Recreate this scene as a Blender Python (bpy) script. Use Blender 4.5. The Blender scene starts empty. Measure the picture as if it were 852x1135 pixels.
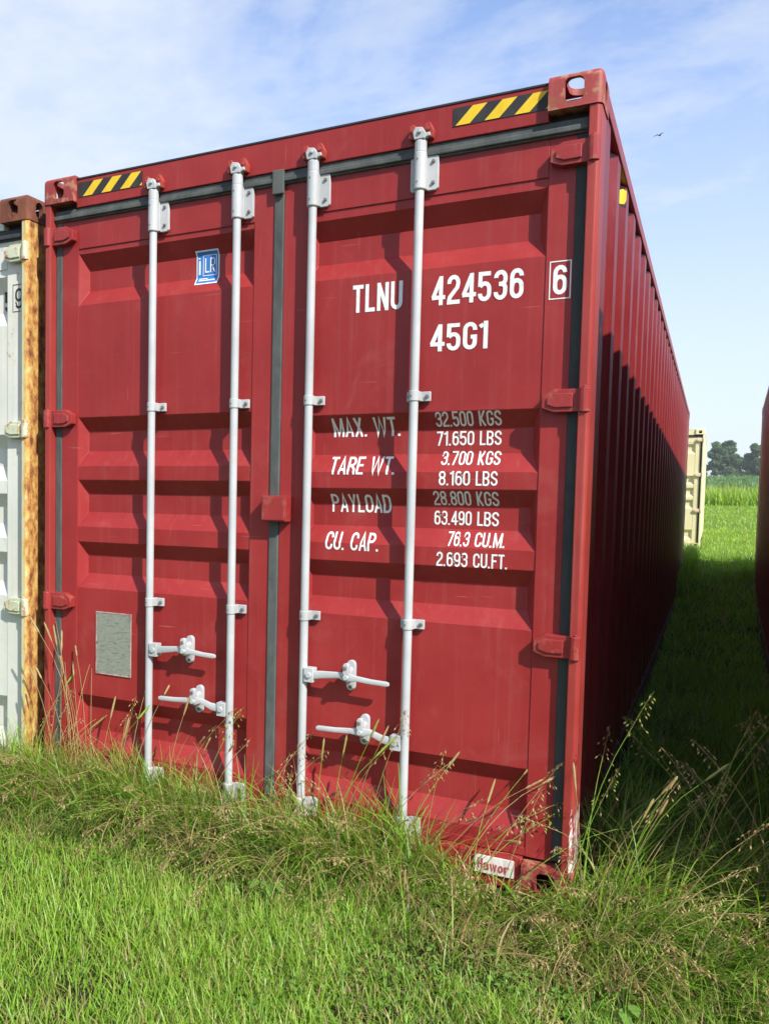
import bpy, bmesh, math, random
import numpy as np
from mathutils import Vector, Matrix
from math import radians as RAD

# ------------------------------------------------------------------ camera, sky, sun, exposure
scn = bpy.context.scene
C = scn.collection
cam_d = bpy.data.cameras.new('camera')
cam = bpy.data.objects.new('camera', cam_d); C.objects.link(cam); scn.camera = cam
cam.location = (2.8215, -3.1681, 1.4320)
cam.rotation_euler = (1.51318, -0.016627, 0.490942)
cam_d.sensor_fit = 'VERTICAL'; cam_d.sensor_height = 36.0; cam_d.sensor_width = 27.0
cam_d.lens = 954.81 / 1135 * 36
cam_d.shift_x = 0.1299; cam_d.shift_y = 0.0339
cam_d.clip_start = 0.05; cam_d.clip_end = 4000

SUN = Vector((1.52, -1.0, 1.55)).normalized()          # towards the sun
sun_el = math.asin(SUN.z); sun_az = math.atan2(SUN.x, SUN.y)
world = bpy.data.worlds.new('World'); scn.world = world; world.use_nodes = True
wn = world.node_tree; wn.nodes.clear()
def N(nt, typ, **kw):
    n = nt.nodes.new(typ)
    for k, v in kw.items():
        if k.startswith('i_'):
            key = k[2:]
            n.inputs[int(key) if key.isdigit() else key.replace('_', ' ')].default_value = v
        else: setattr(n, k, v)
    return n
def ramp(nt, stops, interp='LINEAR'):
    r = nt.nodes.new('ShaderNodeValToRGB'); r.color_ramp.interpolation = interp
    el = r.color_ramp.elements
    while len(el) < len(stops): el.new(0.5)
    for e, (p, c) in zip(el, stops):
        e.position = p; e.color = (c[0], c[1], c[2], 1) if len(c) == 3 else c
    return r
sky = N(wn, 'ShaderNodeTexSky', sky_type='NISHITA', sun_disc=False, sun_elevation=sun_el, sun_rotation=sun_az,
        air_density=1.0, dust_density=0.6, ozone_density=2.0, altitude=200)
SKY_STRENGTH = 0.122
tc = N(wn, 'ShaderNodeTexCoord')
sep = N(wn, 'ShaderNodeSeparateXYZ'); wn.links.new(tc.outputs['Generated'], sep.inputs[0])
zc = N(wn, 'ShaderNodeMath', operation='MAXIMUM', i_1=0.0); wn.links.new(sep.outputs['Z'], zc.inputs[0])
zb = N(wn, 'ShaderNodeMath', operation='ADD', i_1=0.16); wn.links.new(zc.outputs[0], zb.inputs[0])
vd = N(wn, 'ShaderNodeVectorMath', operation='DIVIDE'); wn.links.new(tc.outputs['Generated'], vd.inputs[0])
cmb = N(wn, 'ShaderNodeCombineXYZ', i_Z=1.0); wn.links.new(zb.outputs[0], cmb.inputs[0]); wn.links.new(zb.outputs[0], cmb.inputs[1])
wn.links.new(cmb.outputs[0], vd.inputs[1])
mp = N(wn, 'ShaderNodeMapping'); mp.inputs['Scale'].default_value = (1.3, 1.8, 0.3); mp.inputs['Rotation'].default_value = (0, 0, RAD(35))
mp.inputs['Location'].default_value = (3.7, 1.3, 0)
wn.links.new(vd.outputs[0], mp.inputs['Vector'])
n1 = N(wn, 'ShaderNodeTexNoise', i_Scale=1.3, i_Detail=9.0, i_Roughness=0.6, i_Distortion=0.6); wn.links.new(mp.outputs[0], n1.inputs['Vector'])
n2 = N(wn, 'ShaderNodeTexNoise', i_Scale=6.0, i_Detail=8.0, i_Roughness=0.66, i_Distortion=0.2); wn.links.new(mp.outputs[0], n2.inputs['Vector'])
mixn = N(wn, 'ShaderNodeMath', operation='MULTIPLY_ADD', i_1=0.42); wn.links.new(n2.outputs[0], mixn.inputs[0]); wn.links.new(n1.outputs[0], mixn.inputs[2])
# more cloud to the west (left of the picture), clear patch to the north-east
dirw = N(wn, 'ShaderNodeVectorMath', operation='DOT_PRODUCT'); dirw.inputs[1].default_value = (-0.62, -0.16, 0.0)
wn.links.new(tc.outputs['Generated'], dirw.inputs[0])
cadd = N(wn, 'ShaderNodeMath', operation='MULTIPLY_ADD', i_1=0.42); wn.links.new(dirw.outputs['Value'], cadd.inputs[0]); wn.links.new(mixn.outputs[0], cadd.inputs[2])
crmp = ramp(wn, [(0.50, (0.05,) * 3), (0.70, (0.45,) * 3), (1.0, (0.85,) * 3)]); wn.links.new(cadd.outputs[0], crmp.inputs[0])
hz = N(wn, 'ShaderNodeMapRange'); hz.inputs[1].default_value = 0.0; hz.inputs[2].default_value = 0.56; hz.inputs[3].default_value = 0.95; hz.inputs[4].default_value = 0.0
wn.links.new(zc.outputs[0], hz.inputs[0])
cmax = N(wn, 'ShaderNodeMath', operation='MAXIMUM'); wn.links.new(crmp.outputs[0], cmax.inputs[0]); wn.links.new(hz.outputs[0], cmax.inputs[1])
cmix = N(wn, 'ShaderNodeMixRGB'); wn.links.new(cmax.outputs[0], cmix.inputs[0])
skym = N(wn, 'ShaderNodeMixRGB', blend_type='MULTIPLY', i_0=1.0); skym.inputs[2].default_value = (1.12, 1.24, 1.50, 1)
wn.links.new(sky.outputs[0], skym.inputs[1])
wn.links.new(skym.outputs[0], cmix.inputs[1]); cmix.inputs[2].default_value = (4.75, 5.1, 5.5, 1)
bg = N(wn, 'ShaderNodeBackground', i_Strength=SKY_STRENGTH); wn.links.new(cmix.outputs[0], bg.inputs[0])
wo = N(wn, 'ShaderNodeOutputWorld'); wn.links.new(bg.outputs[0], wo.inputs[0])

sd = bpy.data.lights.new('sun', 'SUN'); sd.energy = 4.9; sd.angle = RAD(0.53); sd.color = (1.0, 0.955, 0.88)
so = bpy.data.objects.new('sun', sd); C.objects.link(so); so.location = (20, -12, 22)
so.rotation_euler = SUN.to_track_quat('Z', 'Y').to_euler()
scn.view_settings.view_transform = 'Standard'; scn.view_settings.look = 'None'
scn.view_settings.gamma = 1.0; scn.view_settings.use_curve_mapping = False
scn.view_settings.exposure = 0.60
scn.cycles.max_bounces = 6; scn.cycles.transparent_max_bounces = 6

# ------------------------------------------------------------------ helpers
W, LN, H = 2.438, 12.192, 2.896
def tag(o, label=None, cat=None, group=None, kind=None):
    if label: o['label'] = label
    if cat: o['category'] = cat
    if group: o['group'] = group
    if kind: o['kind'] = kind
    return o
def empty(name, loc, rz=0, label=None, cat=None, group=None):
    o = bpy.data.objects.new(name, None); C.objects.link(o); o.location = loc; o.rotation_euler = (0, 0, rz)
    o.empty_display_size = 0.2
    return tag(o, label, cat, group)
class MB:
    def __init__(s): s.v = []; s.f = []; s.m = []
    def add(s, vs, fs, mi=0):
        b = len(s.v); s.v += [tuple(v) for v in vs]; s.f += [tuple(b + i for i in f) for f in fs]; s.m += [mi] * len(fs)
    def box(s, x0, x1, y0, y1, z0, z1, mi=0):
        s.add([(x0, y0, z0), (x1, y0, z0), (x1, y1, z0), (x0, y1, z0), (x0, y0, z1), (x1, y0, z1), (x1, y1, z1), (x0, y1, z1)],
              [(0, 3, 2, 1), (4, 5, 6, 7), (0, 1, 5, 4), (1, 2, 6, 5), (2, 3, 7, 6), (3, 0, 4, 7)], mi)
    def prism_xz(s, pts, y0, y1, mi=0):          # polygon in x,z (counter-clockwise seen from -y) extruded along y
        n = len(pts)
        s.add([(x, y0, z) for x, z in pts] + [(x, y1, z) for x, z in pts],
              [tuple(range(n)), tuple(range(2 * n - 1, n - 1, -1))] + [(i + n, (i + 1) % n + n, (i + 1) % n, i) for i in range(n)], mi)
    def prism_xy(s, pts, z0, z1, mi=0):
        n = len(pts)
        s.add([(x, y, z0) for x, y in pts] + [(x, y, z1) for x, y in pts],
              [tuple(range(n - 1, -1, -1)), tuple(range(n, 2 * n))] + [(i, (i + 1) % n, (i + 1) % n + n, i + n) for i in range(n)], mi)
    def tube(s, pts, r, n=8, mi=0, cap=True, flat=1.0):
        pts = [Vector(p) for p in pts]
        rs = r if isinstance(r, (list, tuple)) else [r] * len(pts)
        vs = []
        for i, p in enumerate(pts):
            d = (pts[min(i + 1, len(pts) - 1)] - pts[max(i - 1, 0)]).normalized()
            a = d.cross(Vector((0, 1, 0)) if abs(d.y) < 0.9 else Vector((1, 0, 0))).normalized(); b = d.cross(a).normalized()
            for k in range(n):
                t = 2 * math.pi * k / n
                vs.append(p + a * (math.cos(t) * rs[i]) + b * (math.sin(t) * rs[i] * flat))
        fs = [(i * n + k, i * n + (k + 1) % n, (i + 1) * n + (k + 1) % n, (i + 1) * n + k) for i in range(len(pts) - 1) for k in range(n)]
        if cap: fs += [tuple(range(n - 1, -1, -1)), tuple((len(pts) - 1) * n + k for k in range(n))]
        s.add(vs, fs, mi)
    def build(s, name, mats, parent=None, bevel=0, smooth=None, seg=2):
        me = bpy.data.meshes.new(name)
        me.from_pydata(s.v, [], s.f)
        mats = mats if isinstance(mats, (list, tuple)) else [mats]
        for m in mats: me.materials.append(m)
        if len(mats) > 1: me.polygons.foreach_set('material_index', s.m)
        bm = bmesh.new(); bm.from_mesh(me); bmesh.ops.recalc_face_normals(bm, faces=bm.faces); bm.to_mesh(me); bm.free()
        if smooth:
            me.polygons.foreach_set('use_smooth', [True] * len(me.polygons)); me.set_sharp_from_angle(angle=RAD(smooth))
        o = bpy.data.objects.new(name, me); C.objects.link(o)
        if parent: o.parent = parent
        if bevel:
            b = o.modifiers.new('bevel', 'BEVEL'); b.width = bevel; b.segments = seg; b.limit_method = 'ANGLE'; b.angle_limit = RAD(35); b.harden_normals = False
        return o
def children(o): return [c for c in bpy.data.objects if c.parent == o]

# ------------------------------------------------------------------ materials
def new_mat(name):
    m = bpy.data.materials.new(name); m.use_nodes = True; nt = m.node_tree; nt.nodes.clear()
    out = N(nt, 'ShaderNodeOutputMaterial'); p = N(nt, 'ShaderNodeBsdfPrincipled'); nt.links.new(p.outputs[0], out.inputs[0])
    return m, nt, p
def paint(name, c0, c1, rough=0.42, spec=0.35, rust=0.0, rustcol=(0.16, 0.05, 0.02), dust=(0.30, 0.22, 0.18), dust_amt=0.10, chips=None, edge=0.0, bump=0.03, streak=0.25, scuff=0.0):
    m, nt, p = new_mat(name); L = nt.links.new
    t = N(nt, 'ShaderNodeTexCoord'); ob = t.outputs['Object']
    na = N(nt, 'ShaderNodeTexNoise', i_Scale=2.3, i_Detail=6.0, i_Roughness=0.65); L(ob, na.inputs['Vector'])
    ra = ramp(nt, [(0.34, c0), (0.68, c1)]); L(na.outputs[0], ra.inputs[0])
    # rain streaks, stretched along z
    mpp = N(nt, 'ShaderNodeMapping'); mpp.inputs['Scale'].default_value = (38, 38, 1.1); L(ob, mpp.inputs[0])
    nb = N(nt, 'ShaderNodeTexNoise', i_Scale=1.0, i_Detail=4.0, i_Roughness=0.6); L(mpp.outputs[0], nb.inputs['Vector'])
    rb = ramp(nt, [(0.52, (0, 0, 0)), (0.80, (streak,) * 3)]); L(nb.outputs[0], rb.inputs[0])
    m1 = N(nt, 'ShaderNodeMixRGB'); L(rb.outputs[0], m1.inputs[0]); L(ra.outputs[0], m1.inputs[1]); m1.inputs[2].default_value = (*dust, 1)
    # fine grime speckle
    nc = N(nt, 'ShaderNodeTexNoise', i_Scale=160.0, i_Detail=3.0, i_Roughness=0.7); L(ob, nc.inputs['Vector'])
    rc = ramp(nt, [(0.60, (0, 0, 0)), (0.78, (dust_amt * 2,) * 3)]); L(nc.outputs[0], rc.inputs[0])
    m2 = N(nt, 'ShaderNodeMixRGB'); L(rc.outputs[0], m2.inputs[0]); L(m1.outputs[0], m2.inputs[1]); m2.inputs[2].default_value = (*dust, 1)
    last = m2
    if scuff > 0:                                    # fine scratches and rubbed, chalky patches
        for ang, sc in ((8, (3, 3, 150)), (74, (150, 3, 3)), (35, (4, 4, 110))):
            ms = N(nt, 'ShaderNodeMapping'); ms.inputs['Scale'].default_value = sc; ms.inputs['Rotation'].default_value = (0, RAD(ang), 0); L(ob, ms.inputs[0])
            ns = N(nt, 'ShaderNodeTexNoise', i_Scale=1.0, i_Detail=2.0, i_Roughness=0.5); L(ms.outputs[0], ns.inputs['Vector'])
            rs = ramp(nt, [(0.75, (0, 0, 0)), (0.78, (scuff,) * 3)]); L(ns.outputs[0], rs.inputs[0])
            mm = N(nt, 'ShaderNodeMixRGB'); L(rs.outputs[0], mm.inputs[0]); L(last.outputs[0], mm.inputs[1]); mm.inputs[2].default_value = (0.46, 0.24, 0.21, 1); last = mm
        nk = N(nt, 'ShaderNodeTexNoise', i_Scale=3.7, i_Detail=9.0, i_Roughness=0.75, i_Distortion=0.8); L(ob, nk.inputs['Vector'])
        rk = ramp(nt, [(0.54, (0, 0, 0)), (0.72, (.16,) * 3)]); L(nk.outputs[0], rk.inputs[0])
        mm = N(nt, 'ShaderNodeMixRGB'); L(rk.outputs[0], mm.inputs[0]); L(last.outputs[0], mm.inputs[1]); mm.inputs[2].default_value = (0.40, 0.15, 0.13, 1); last = mm
        nq = N(nt, 'ShaderNodeTexNoise', i_Scale=55.0, i_Detail=4.0, i_Roughness=0.6); L(ob, nq.inputs['Vector'])
        rq = ramp(nt, [(0.735, (0, 0, 0)), (0.755, (.9,) * 3)]); L(nq.outputs[0], rq.inputs[0])
        mm = N(nt, 'ShaderNodeMixRGB'); L(rq.outputs[0], mm.inputs[0]); L(last.outputs[0], mm.inputs[1]); mm.inputs[2].default_value = (0.16, 0.055, 0.03, 1); last = mm
    if rust > 0:
        nd = N(nt, 'ShaderNodeTexNoise', i_Scale=9.0, i_Detail=10.0, i_Roughness=0.72); L(ob, nd.inputs['Vector'])
        rd = ramp(nt, [(0.70 - rust, (0, 0, 0)), (0.78 - rust, (1, 1, 1))]); L(nd.outputs[0], rd.inputs[0])
        m3 = N(nt, 'ShaderNodeMixRGB'); L(rd.outputs[0], m3.inputs[0]); L(last.outputs[0], m3.inputs[1]); m3.inputs[2].default_value = (*rustcol, 1)
        last = m3
    if edge > 0:
        g = N(nt, 'ShaderNodeNewGeometry')
        ne = N(nt, 'ShaderNodeTexNoise', i_Scale=30.0, i_Detail=6.0); L(ob, ne.inputs['Vector'])
        ad = N(nt, 'ShaderNodeMath', operation='MULTIPLY'); L(g.outputs['Pointiness'], ad.inputs[0]); L(ne.outputs[0], ad.inputs[1])
        re = ramp(nt, [(0.315, (0, 0, 0)), (0.36, (edge,) * 3)]); L(ad.outputs[0], re.inputs[0])
        m4 = N(nt, 'ShaderNodeMixRGB'); L(re.outputs[0], m4.inputs[0]); L(last.outputs[0], m4.inputs[1]); m4.inputs[2].default_value = (0.36, 0.16, 0.10, 1)
        last = m4
    if chips:                                        # chipped paint: (x0, z0, z1) band of scraped metal beside an edge
        x0, z0, z1 = chips
        sp = N(nt, 'ShaderNodeSeparateXYZ'); L(ob, sp.inputs[0])
        a = N(nt, 'ShaderNodeMath', operation='GREATER_THAN', i_1=x0); L(sp.outputs[0], a.inputs[0])
        zr = N(nt, 'ShaderNodeMapRange', interpolation_type='SMOOTHSTEP'); zr.inputs[1].default_value = z1; zr.inputs[2].default_value = z0; L(sp.outputs[2], zr.inputs[0])
        mp2 = N(nt, 'ShaderNodeMapping'); mp2.inputs['Scale'].default_value = (90, 40, 14); L(ob, mp2.inputs[0])
        nf = N(nt, 'ShaderNodeTexNoise', i_Scale=1.0, i_Detail=6.0, i_Roughness=0.7); L(mp2.outputs[0], nf.inputs['Vector'])
        mu = N(nt, 'ShaderNodeMath', operation='MULTIPLY'); L(nf.outputs[0], mu.inputs[0]); L(zr.outputs[0], mu.inputs[1])
        rf = ramp(nt, [(0.44, (0, 0, 0)), (0.49, (1, 1, 1))]); L(mu.outputs[0], rf.inputs[0])
        mz = N(nt, 'ShaderNodeMath', operation='MULTIPLY'); L(rf.outputs[0], mz.inputs[0]); L(a.outputs[0], mz.inputs[1])
        m5 = N(nt, 'ShaderNodeMixRGB'); L(mz.outputs[0], m5.inputs[0]); L(last.outputs[0], m5.inputs[1]); m5.inputs[2].default_value = (0.62, 0.55, 0.52, 1)
        last = m5
    L(last.outputs[0], p.inputs['Base Color'])
    rr = N(nt, 'ShaderNodeMapRange'); rr.inputs[3].default_value = rough - 0.08; rr.inputs[4].default_value = rough + 0.12; L(na.outputs[0], rr.inputs[0])
    L(rr.outputs[0], p.inputs['Roughness']); p.inputs['Specular IOR Level'].default_value = spec
    bn = N(nt, 'ShaderNodeTexNoise', i_Scale=5.0, i_Detail=4.0); L(ob, bn.inputs['Vector'])
    b = N(nt, 'ShaderNodeBump', i_Strength=bump * 4, i_Distance=0.02); L(bn.outputs[0], b.inputs['Height']); L(b.outputs[0], p.inputs['Normal'])
    return m
def blotch(name, stops, scale=12, rough=0.8, stretch=(1, 1, 0.35), bump=0.4):
    m, nt, p = new_mat(name); L = nt.links.new
    t = N(nt, 'ShaderNodeTexCoord'); mpp = N(nt, 'ShaderNodeMapping'); mpp.inputs['Scale'].default_value = stretch; L(t.outputs['Object'], mpp.inputs[0])
    n = N(nt, 'ShaderNodeTexNoise', i_Scale=scale, i_Detail=9.0, i_Roughness=0.7, i_Distortion=0.4); L(mpp.outputs[0], n.inputs['Vector'])
    r = ramp(nt, stops); L(n.outputs[0], r.inputs[0]); L(r.outputs[0], p.inputs['Base Color'])
    p.inputs['Roughness'].default_value = rough; p.inputs['Specular IOR Level'].default_value = 0.25
    b = N(nt, 'ShaderNodeBump', i_Strength=bump, i_Distance=0.004); L(n.outputs[0], b.inputs['Height']); L(b.outputs[0], p.inputs['Normal'])
    return m
M = {}
RED0, RED1 = (0.235, 0.0175, 0.0175), (0.29, 0.027, 0.026)
M['red'] = paint('red_paint', RED0, RED1, dust=(0.34, 0.13, 0.11), streak=0.16, edge=0.0, spec=.28, scuff=.30, bump=.05)
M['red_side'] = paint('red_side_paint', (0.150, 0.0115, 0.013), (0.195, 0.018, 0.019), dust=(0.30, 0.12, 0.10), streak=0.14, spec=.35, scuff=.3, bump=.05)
M['red_frame'] = paint('red_frame_paint', (0.23, 0.019, 0.019), (0.29, 0.030, 0.028), dust=(0.36, 0.15, 0.12), rust=0.015, rustcol=(0.20, 0.06, 0.04), edge=0.25, streak=0.2)
M['red_post'] = paint('red_post_paint', (0.24, 0.024, 0.021), (0.31, 0.042, 0.034), dust=(0.42, 0.17, 0.12), rust=0.05, rustcol=(0.24, 0.08, 0.04), chips=(2.422, 0.10, 0.95), streak=0.3)
M['casting'] = paint('casting_paint', (0.24, 0.03, 0.03), (0.32, 0.055, 0.045), rust=0.17, rustcol=(0.25, 0.09, 0.035), edge=0.9, rough=0.55)
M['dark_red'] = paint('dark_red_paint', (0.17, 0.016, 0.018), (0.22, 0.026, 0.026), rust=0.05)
M['zinc'] = paint('galvanised_white_paint', (0.34, 0.352, 0.355), (0.47, 0.482, 0.485), rough=0.42, dust=(0.42, 0.42, 0.40), dust_amt=0.25, streak=0.5, rust=0.02, rustcol=(0.45, 0.42, 0.38))
M['bolt'] = blotch('bolt_steel', [(0.3, (0.07, 0.06, 0.05)), (0.7, (0.22, 0.20, 0.18))], 60, 0.6)
M['keeper'] = blotch('keeper_red', [(0.35, (0.22, 0.03, 0.025)), (0.6, (0.34, 0.05, 0.035)), (0.75, (0.30, 0.16, 0.09))], 60, 0.6)
M['rubber'] = blotch('gasket_rubber', [(0.3, (0.028, 0.032, 0.034)), (0.7, (0.055, 0.060, 0.060))], 20, 0.7, bump=0.1)  # darker copy; on the red right door it carries the post's shadow
M['rubber_grey'] = blotch('grey_gasket', [(0.3, (0.045, 0.052, 0.050)), (0.7, (0.105, 0.112, 0.105))], 16, 0.75, bump=0.1)
M['black_hole'] = blotch('dark_interior', [(0.3, (0.02, 0.015, 0.015)), (0.7, (0.05, 0.03, 0.03))])
M['letter'] = blotch('white_lettering', [(0.26, (0.42, 0.16, 0.15)), (0.30, (0.60, 0.58, 0.56)), (0.5, (0.70, 0.70, 0.68)), (0.72, (0.78, 0.78, 0.76))], 70, 0.5, (1, 1, 1), bump=0.0)
M['yellow'] = blotch('hazard_yellow', [(0.3, (0.62, 0.40, 0.02)), (0.7, (0.76, 0.52, 0.03))], 20, 0.5, bump=0.0)
M['hblack'] = blotch('hazard_black', [(0.3, (0.02, 0.02, 0.022)), (0.7, (0.045, 0.042, 0.04))], 20, 0.5, bump=0.0)
M['blue'] = blotch('sticker_blue', [(0.3, (0.02, 0.13, 0.42)), (0.7, (0.05, 0.20, 0.50))], 20, 0.4, bump=0.0)
M['sticker_white'] = blotch('sticker_white', [(0.3, (0.66, 0.68, 0.70)), (0.7, (0.78, 0.80, 0.82))], 20, 0.45, bump=0.0)
M['tagwhite'] = blotch('weathered_tag', [(0.3, (0.50, 0.46, 0.42)), (0.6, (0.70, 0.66, 0.62))], 40, 0.6, bump=0.0)
M['tagred'] = blotch('red_marker', [(0.3, (0.34, 0.05, 0.05)), (0.7, (0.46, 0.09, 0.08))], 40, 0.6, bump=0.0)
M['creme'] = paint('cream_paint', (0.62, 0.55, 0.30), (0.72, 0.64, 0.38), dust=(0.40, 0.28, 0.14), rust=0.03, rustcol=(0.30, 0.16, 0.06))
M['creme_post'] = paint('faded_cream_post', (0.60, 0.42, 0.30), (0.70, 0.56, 0.36), dust=(0.40, 0.28, 0.14))
M['white'] = paint('white_paint', (0.52, 0.53, 0.47), (0.62, 0.62, 0.55), dust=(0.46, 0.34, 0.18), rust=0.075, rustcol=(0.34, 0.18, 0.07), streak=0.35)
M['white_frame'] = paint('stained_white_paint', (0.42, 0.46, 0.32), (0.54, 0.55, 0.40), dust=(0.48, 0.32, 0.10), rust=0.14, rustcol=(0.36, 0.18, 0.05), streak=0.7, edge=.9)
def rust_post_mat():
    """flaking pale yellow paint on the inner half of the post, orange rust on the outer half, dark pits all over"""
    m, nt, p = new_mat('rusting_yellow_post'); L = nt.links.new
    t = N(nt, 'ShaderNodeTexCoord'); sp = N(nt, 'ShaderNodeSeparateXYZ'); L(t.outputs['Object'], sp.inputs[0])
    mr = N(nt, 'ShaderNodeMapRange'); mr.inputs[1].default_value = W - .042; mr.inputs[2].default_value = W; L(sp.outputs[0], mr.inputs[0])
    a = N(nt, 'ShaderNodeMapping'); a.inputs['Scale'].default_value = (1.2, 1, .55); L(t.outputs['Object'], a.inputs[0])
    n = N(nt, 'ShaderNodeTexNoise', i_Scale=26.0, i_Detail=9.0, i_Roughness=0.68); L(a.outputs[0], n.inputs['Vector'])
    ad = N(nt, 'ShaderNodeMath', operation='MULTIPLY_ADD', i_1=1.8, i_2=-.78); L(n.outputs[0], ad.inputs[0])
    su = N(nt, 'ShaderNodeMath', operation='MULTIPLY_ADD', i_1=.62); L(mr.outputs[0], su.inputs[0]); L(ad.outputs[0], su.inputs[2])
    r = ramp(nt, [(0.24, (0.52, 0.48, 0.30)), (0.42, (0.54, 0.42, 0.16)), (0.60, (0.50, 0.29, 0.075)), (0.78, (0.36, 0.15, 0.035)), (0.95, (0.15, 0.05, 0.02))]); L(su.outputs[0], r.inputs[0])
    n2 = N(nt, 'ShaderNodeTexNoise', i_Scale=60.0, i_Detail=6.0, i_Roughness=0.7); L(t.outputs['Object'], n2.inputs['Vector'])
    r2 = ramp(nt, [(0.61, (0, 0, 0)), (0.70, (.7,) * 3)]); L(n2.outputs[0], r2.inputs[0])
    mx = N(nt, 'ShaderNodeMixRGB'); L(r2.outputs[0], mx.inputs[0]); L(r.outputs[0], mx.inputs[1]); mx.inputs[2].default_value = (0.09, 0.035, 0.018, 1)
    L(mx.outputs[0], p.inputs['Base Color']); p.inputs['Roughness'].default_value = .85
    b = N(nt, 'ShaderNodeBump', i_Strength=.4, i_Distance=.004); L(n.outputs[0], b.inputs['Height']); L(b.outputs[0], p.inputs['Normal'])
    return m
M['rust_orange'] = rust_post_mat()
M['rust_dark'] = blotch('dark_rust', [(0.3, (0.09, 0.03, 0.022)), (0.55, (0.17, 0.06, 0.035)), (0.75, (0.28, 0.12, 0.06))], 14, 0.85)
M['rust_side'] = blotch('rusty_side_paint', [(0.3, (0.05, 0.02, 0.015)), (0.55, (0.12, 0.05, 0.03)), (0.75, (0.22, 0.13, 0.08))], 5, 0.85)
# data plate: weathered alloy with rows of worn-out print
M['dark_rail'] = blotch('dark_bottom_rail', [(0.3, (0.045, 0.018, 0.014)), (0.6, (0.10, 0.03, 0.022)), (0.75, (0.16, 0.10, 0.07))], 18, 0.9)  # dark tone put into the colour so the sky-lit ledge looks dimmer
def plate_mat():
    m, nt, p = new_mat('data_plate_alloy'); L = nt.links.new
    t = N(nt, 'ShaderNodeTexCoord')
    a = N(nt, 'ShaderNodeMapping'); a.inputs['Scale'].default_value = (26, 1, 120); L(t.outputs['Object'], a.inputs[0])
    n = N(nt, 'ShaderNodeTexNoise', i_Scale=1.0, i_Detail=3.0, i_Roughness=0.7); L(a.outputs[0], n.inputs['Vector'])
    r = ramp(nt, [(0.34, (0.13, 0.135, 0.115)), (0.46, (0.25, 0.265, 0.215)), (0.7, (0.30, 0.315, 0.26))]); L(n.outputs[0], r.inputs[0])
    L(r.outputs[0], p.inputs['Base Color']); p.inputs['Roughness'].default_value = 0.5; p.inputs['Metallic'].default_value = 0.25
    return m
M['plate'] = plate_mat()
M['plate_rim'] = blotch('worn_plate_rim', [(0.35, (0.30, 0.06, 0.05)), (0.55, (0.45, 0.36, 0.33))], 30, 0.6, bump=0)

def leaf_mat(name, stops, trans=0.45, gloss=0.025):
    m = bpy.data.materials.new(name); m.use_nodes = True; nt = m.node_tree; nt.nodes.clear(); L = nt.links.new
    out = N(nt, 'ShaderNodeOutputMaterial'); at = N(nt, 'ShaderNodeAttribute', attribute_name='tint')
    r = ramp(nt, stops); L(at.outputs['Fac'], r.inputs[0])
    d = N(nt, 'ShaderNodeBsdfDiffuse'); tr = N(nt, 'ShaderNodeBsdfTranslucent'); L(r.outputs[0], d.inputs[0])
    hs = N(nt, 'ShaderNodeHueSaturation', i_Saturation=1.08, i_Value=1.45, i_Hue=0.492); L(r.outputs[0], hs.inputs['Color']); L(hs.outputs[0], tr.inputs[0])
    mx = N(nt, 'ShaderNodeMixShader', i_0=trans); L(d.outputs[0], mx.inputs[1]); L(tr.outputs[0], mx.inputs[2])
    g = N(nt, 'ShaderNodeBsdfGlossy', i_Roughness=0.45); g.inputs[0].default_value = (0.8, 0.85, 0.8, 1)
    m2 = N(nt, 'ShaderNodeMixShader', i_0=gloss); L(mx.outputs[0], m2.inputs[1]); L(g.outputs[0], m2.inputs[2])
    L(m2.outputs[0], out.inputs[0]); return m
# tint 0..0.6 greens, 0.6..1 dry straw
GR = [(0.0, (0.036, 0.085, 0.016)), (0.25, (0.105, 0.205, 0.030)), (0.48, (0.225, 0.405, 0.040)), (0.60, (0.30, 0.46, 0.060)),
      (0.72, (0.36, 0.31, 0.12)), (0.86, (0.52, 0.41, 0.20)), (1.0, (0.28, 0.16, 0.07))]
M['grass'] = leaf_mat('grass_blades', GR)
M['crop'] = leaf_mat('crop_leaves', [(0.0, (0.08, 0.15, 0.06)), (0.5, (0.14, 0.235, 0.09)), (1.0, (0.20, 0.30, 0.12))], 0.4)
M['tree_leaf'] = leaf_mat('tree_leaves', [(0.0, (0.05, 0.085, 0.035)), (0.5, (0.11, 0.17, 0.06)), (1.0, (0.17, 0.24, 0.085))], 0.35)
M['bark'] = blotch('bark', [(0.3, (0.05, 0.035, 0.025)), (0.7, (0.12, 0.09, 0.07))], 3)
M['weed'] = leaf_mat('weed_leaves', [(0.0, (0.09, 0.19, 0.032)), (1.0, (0.20, 0.37, 0.06))], 0.35)
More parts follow.
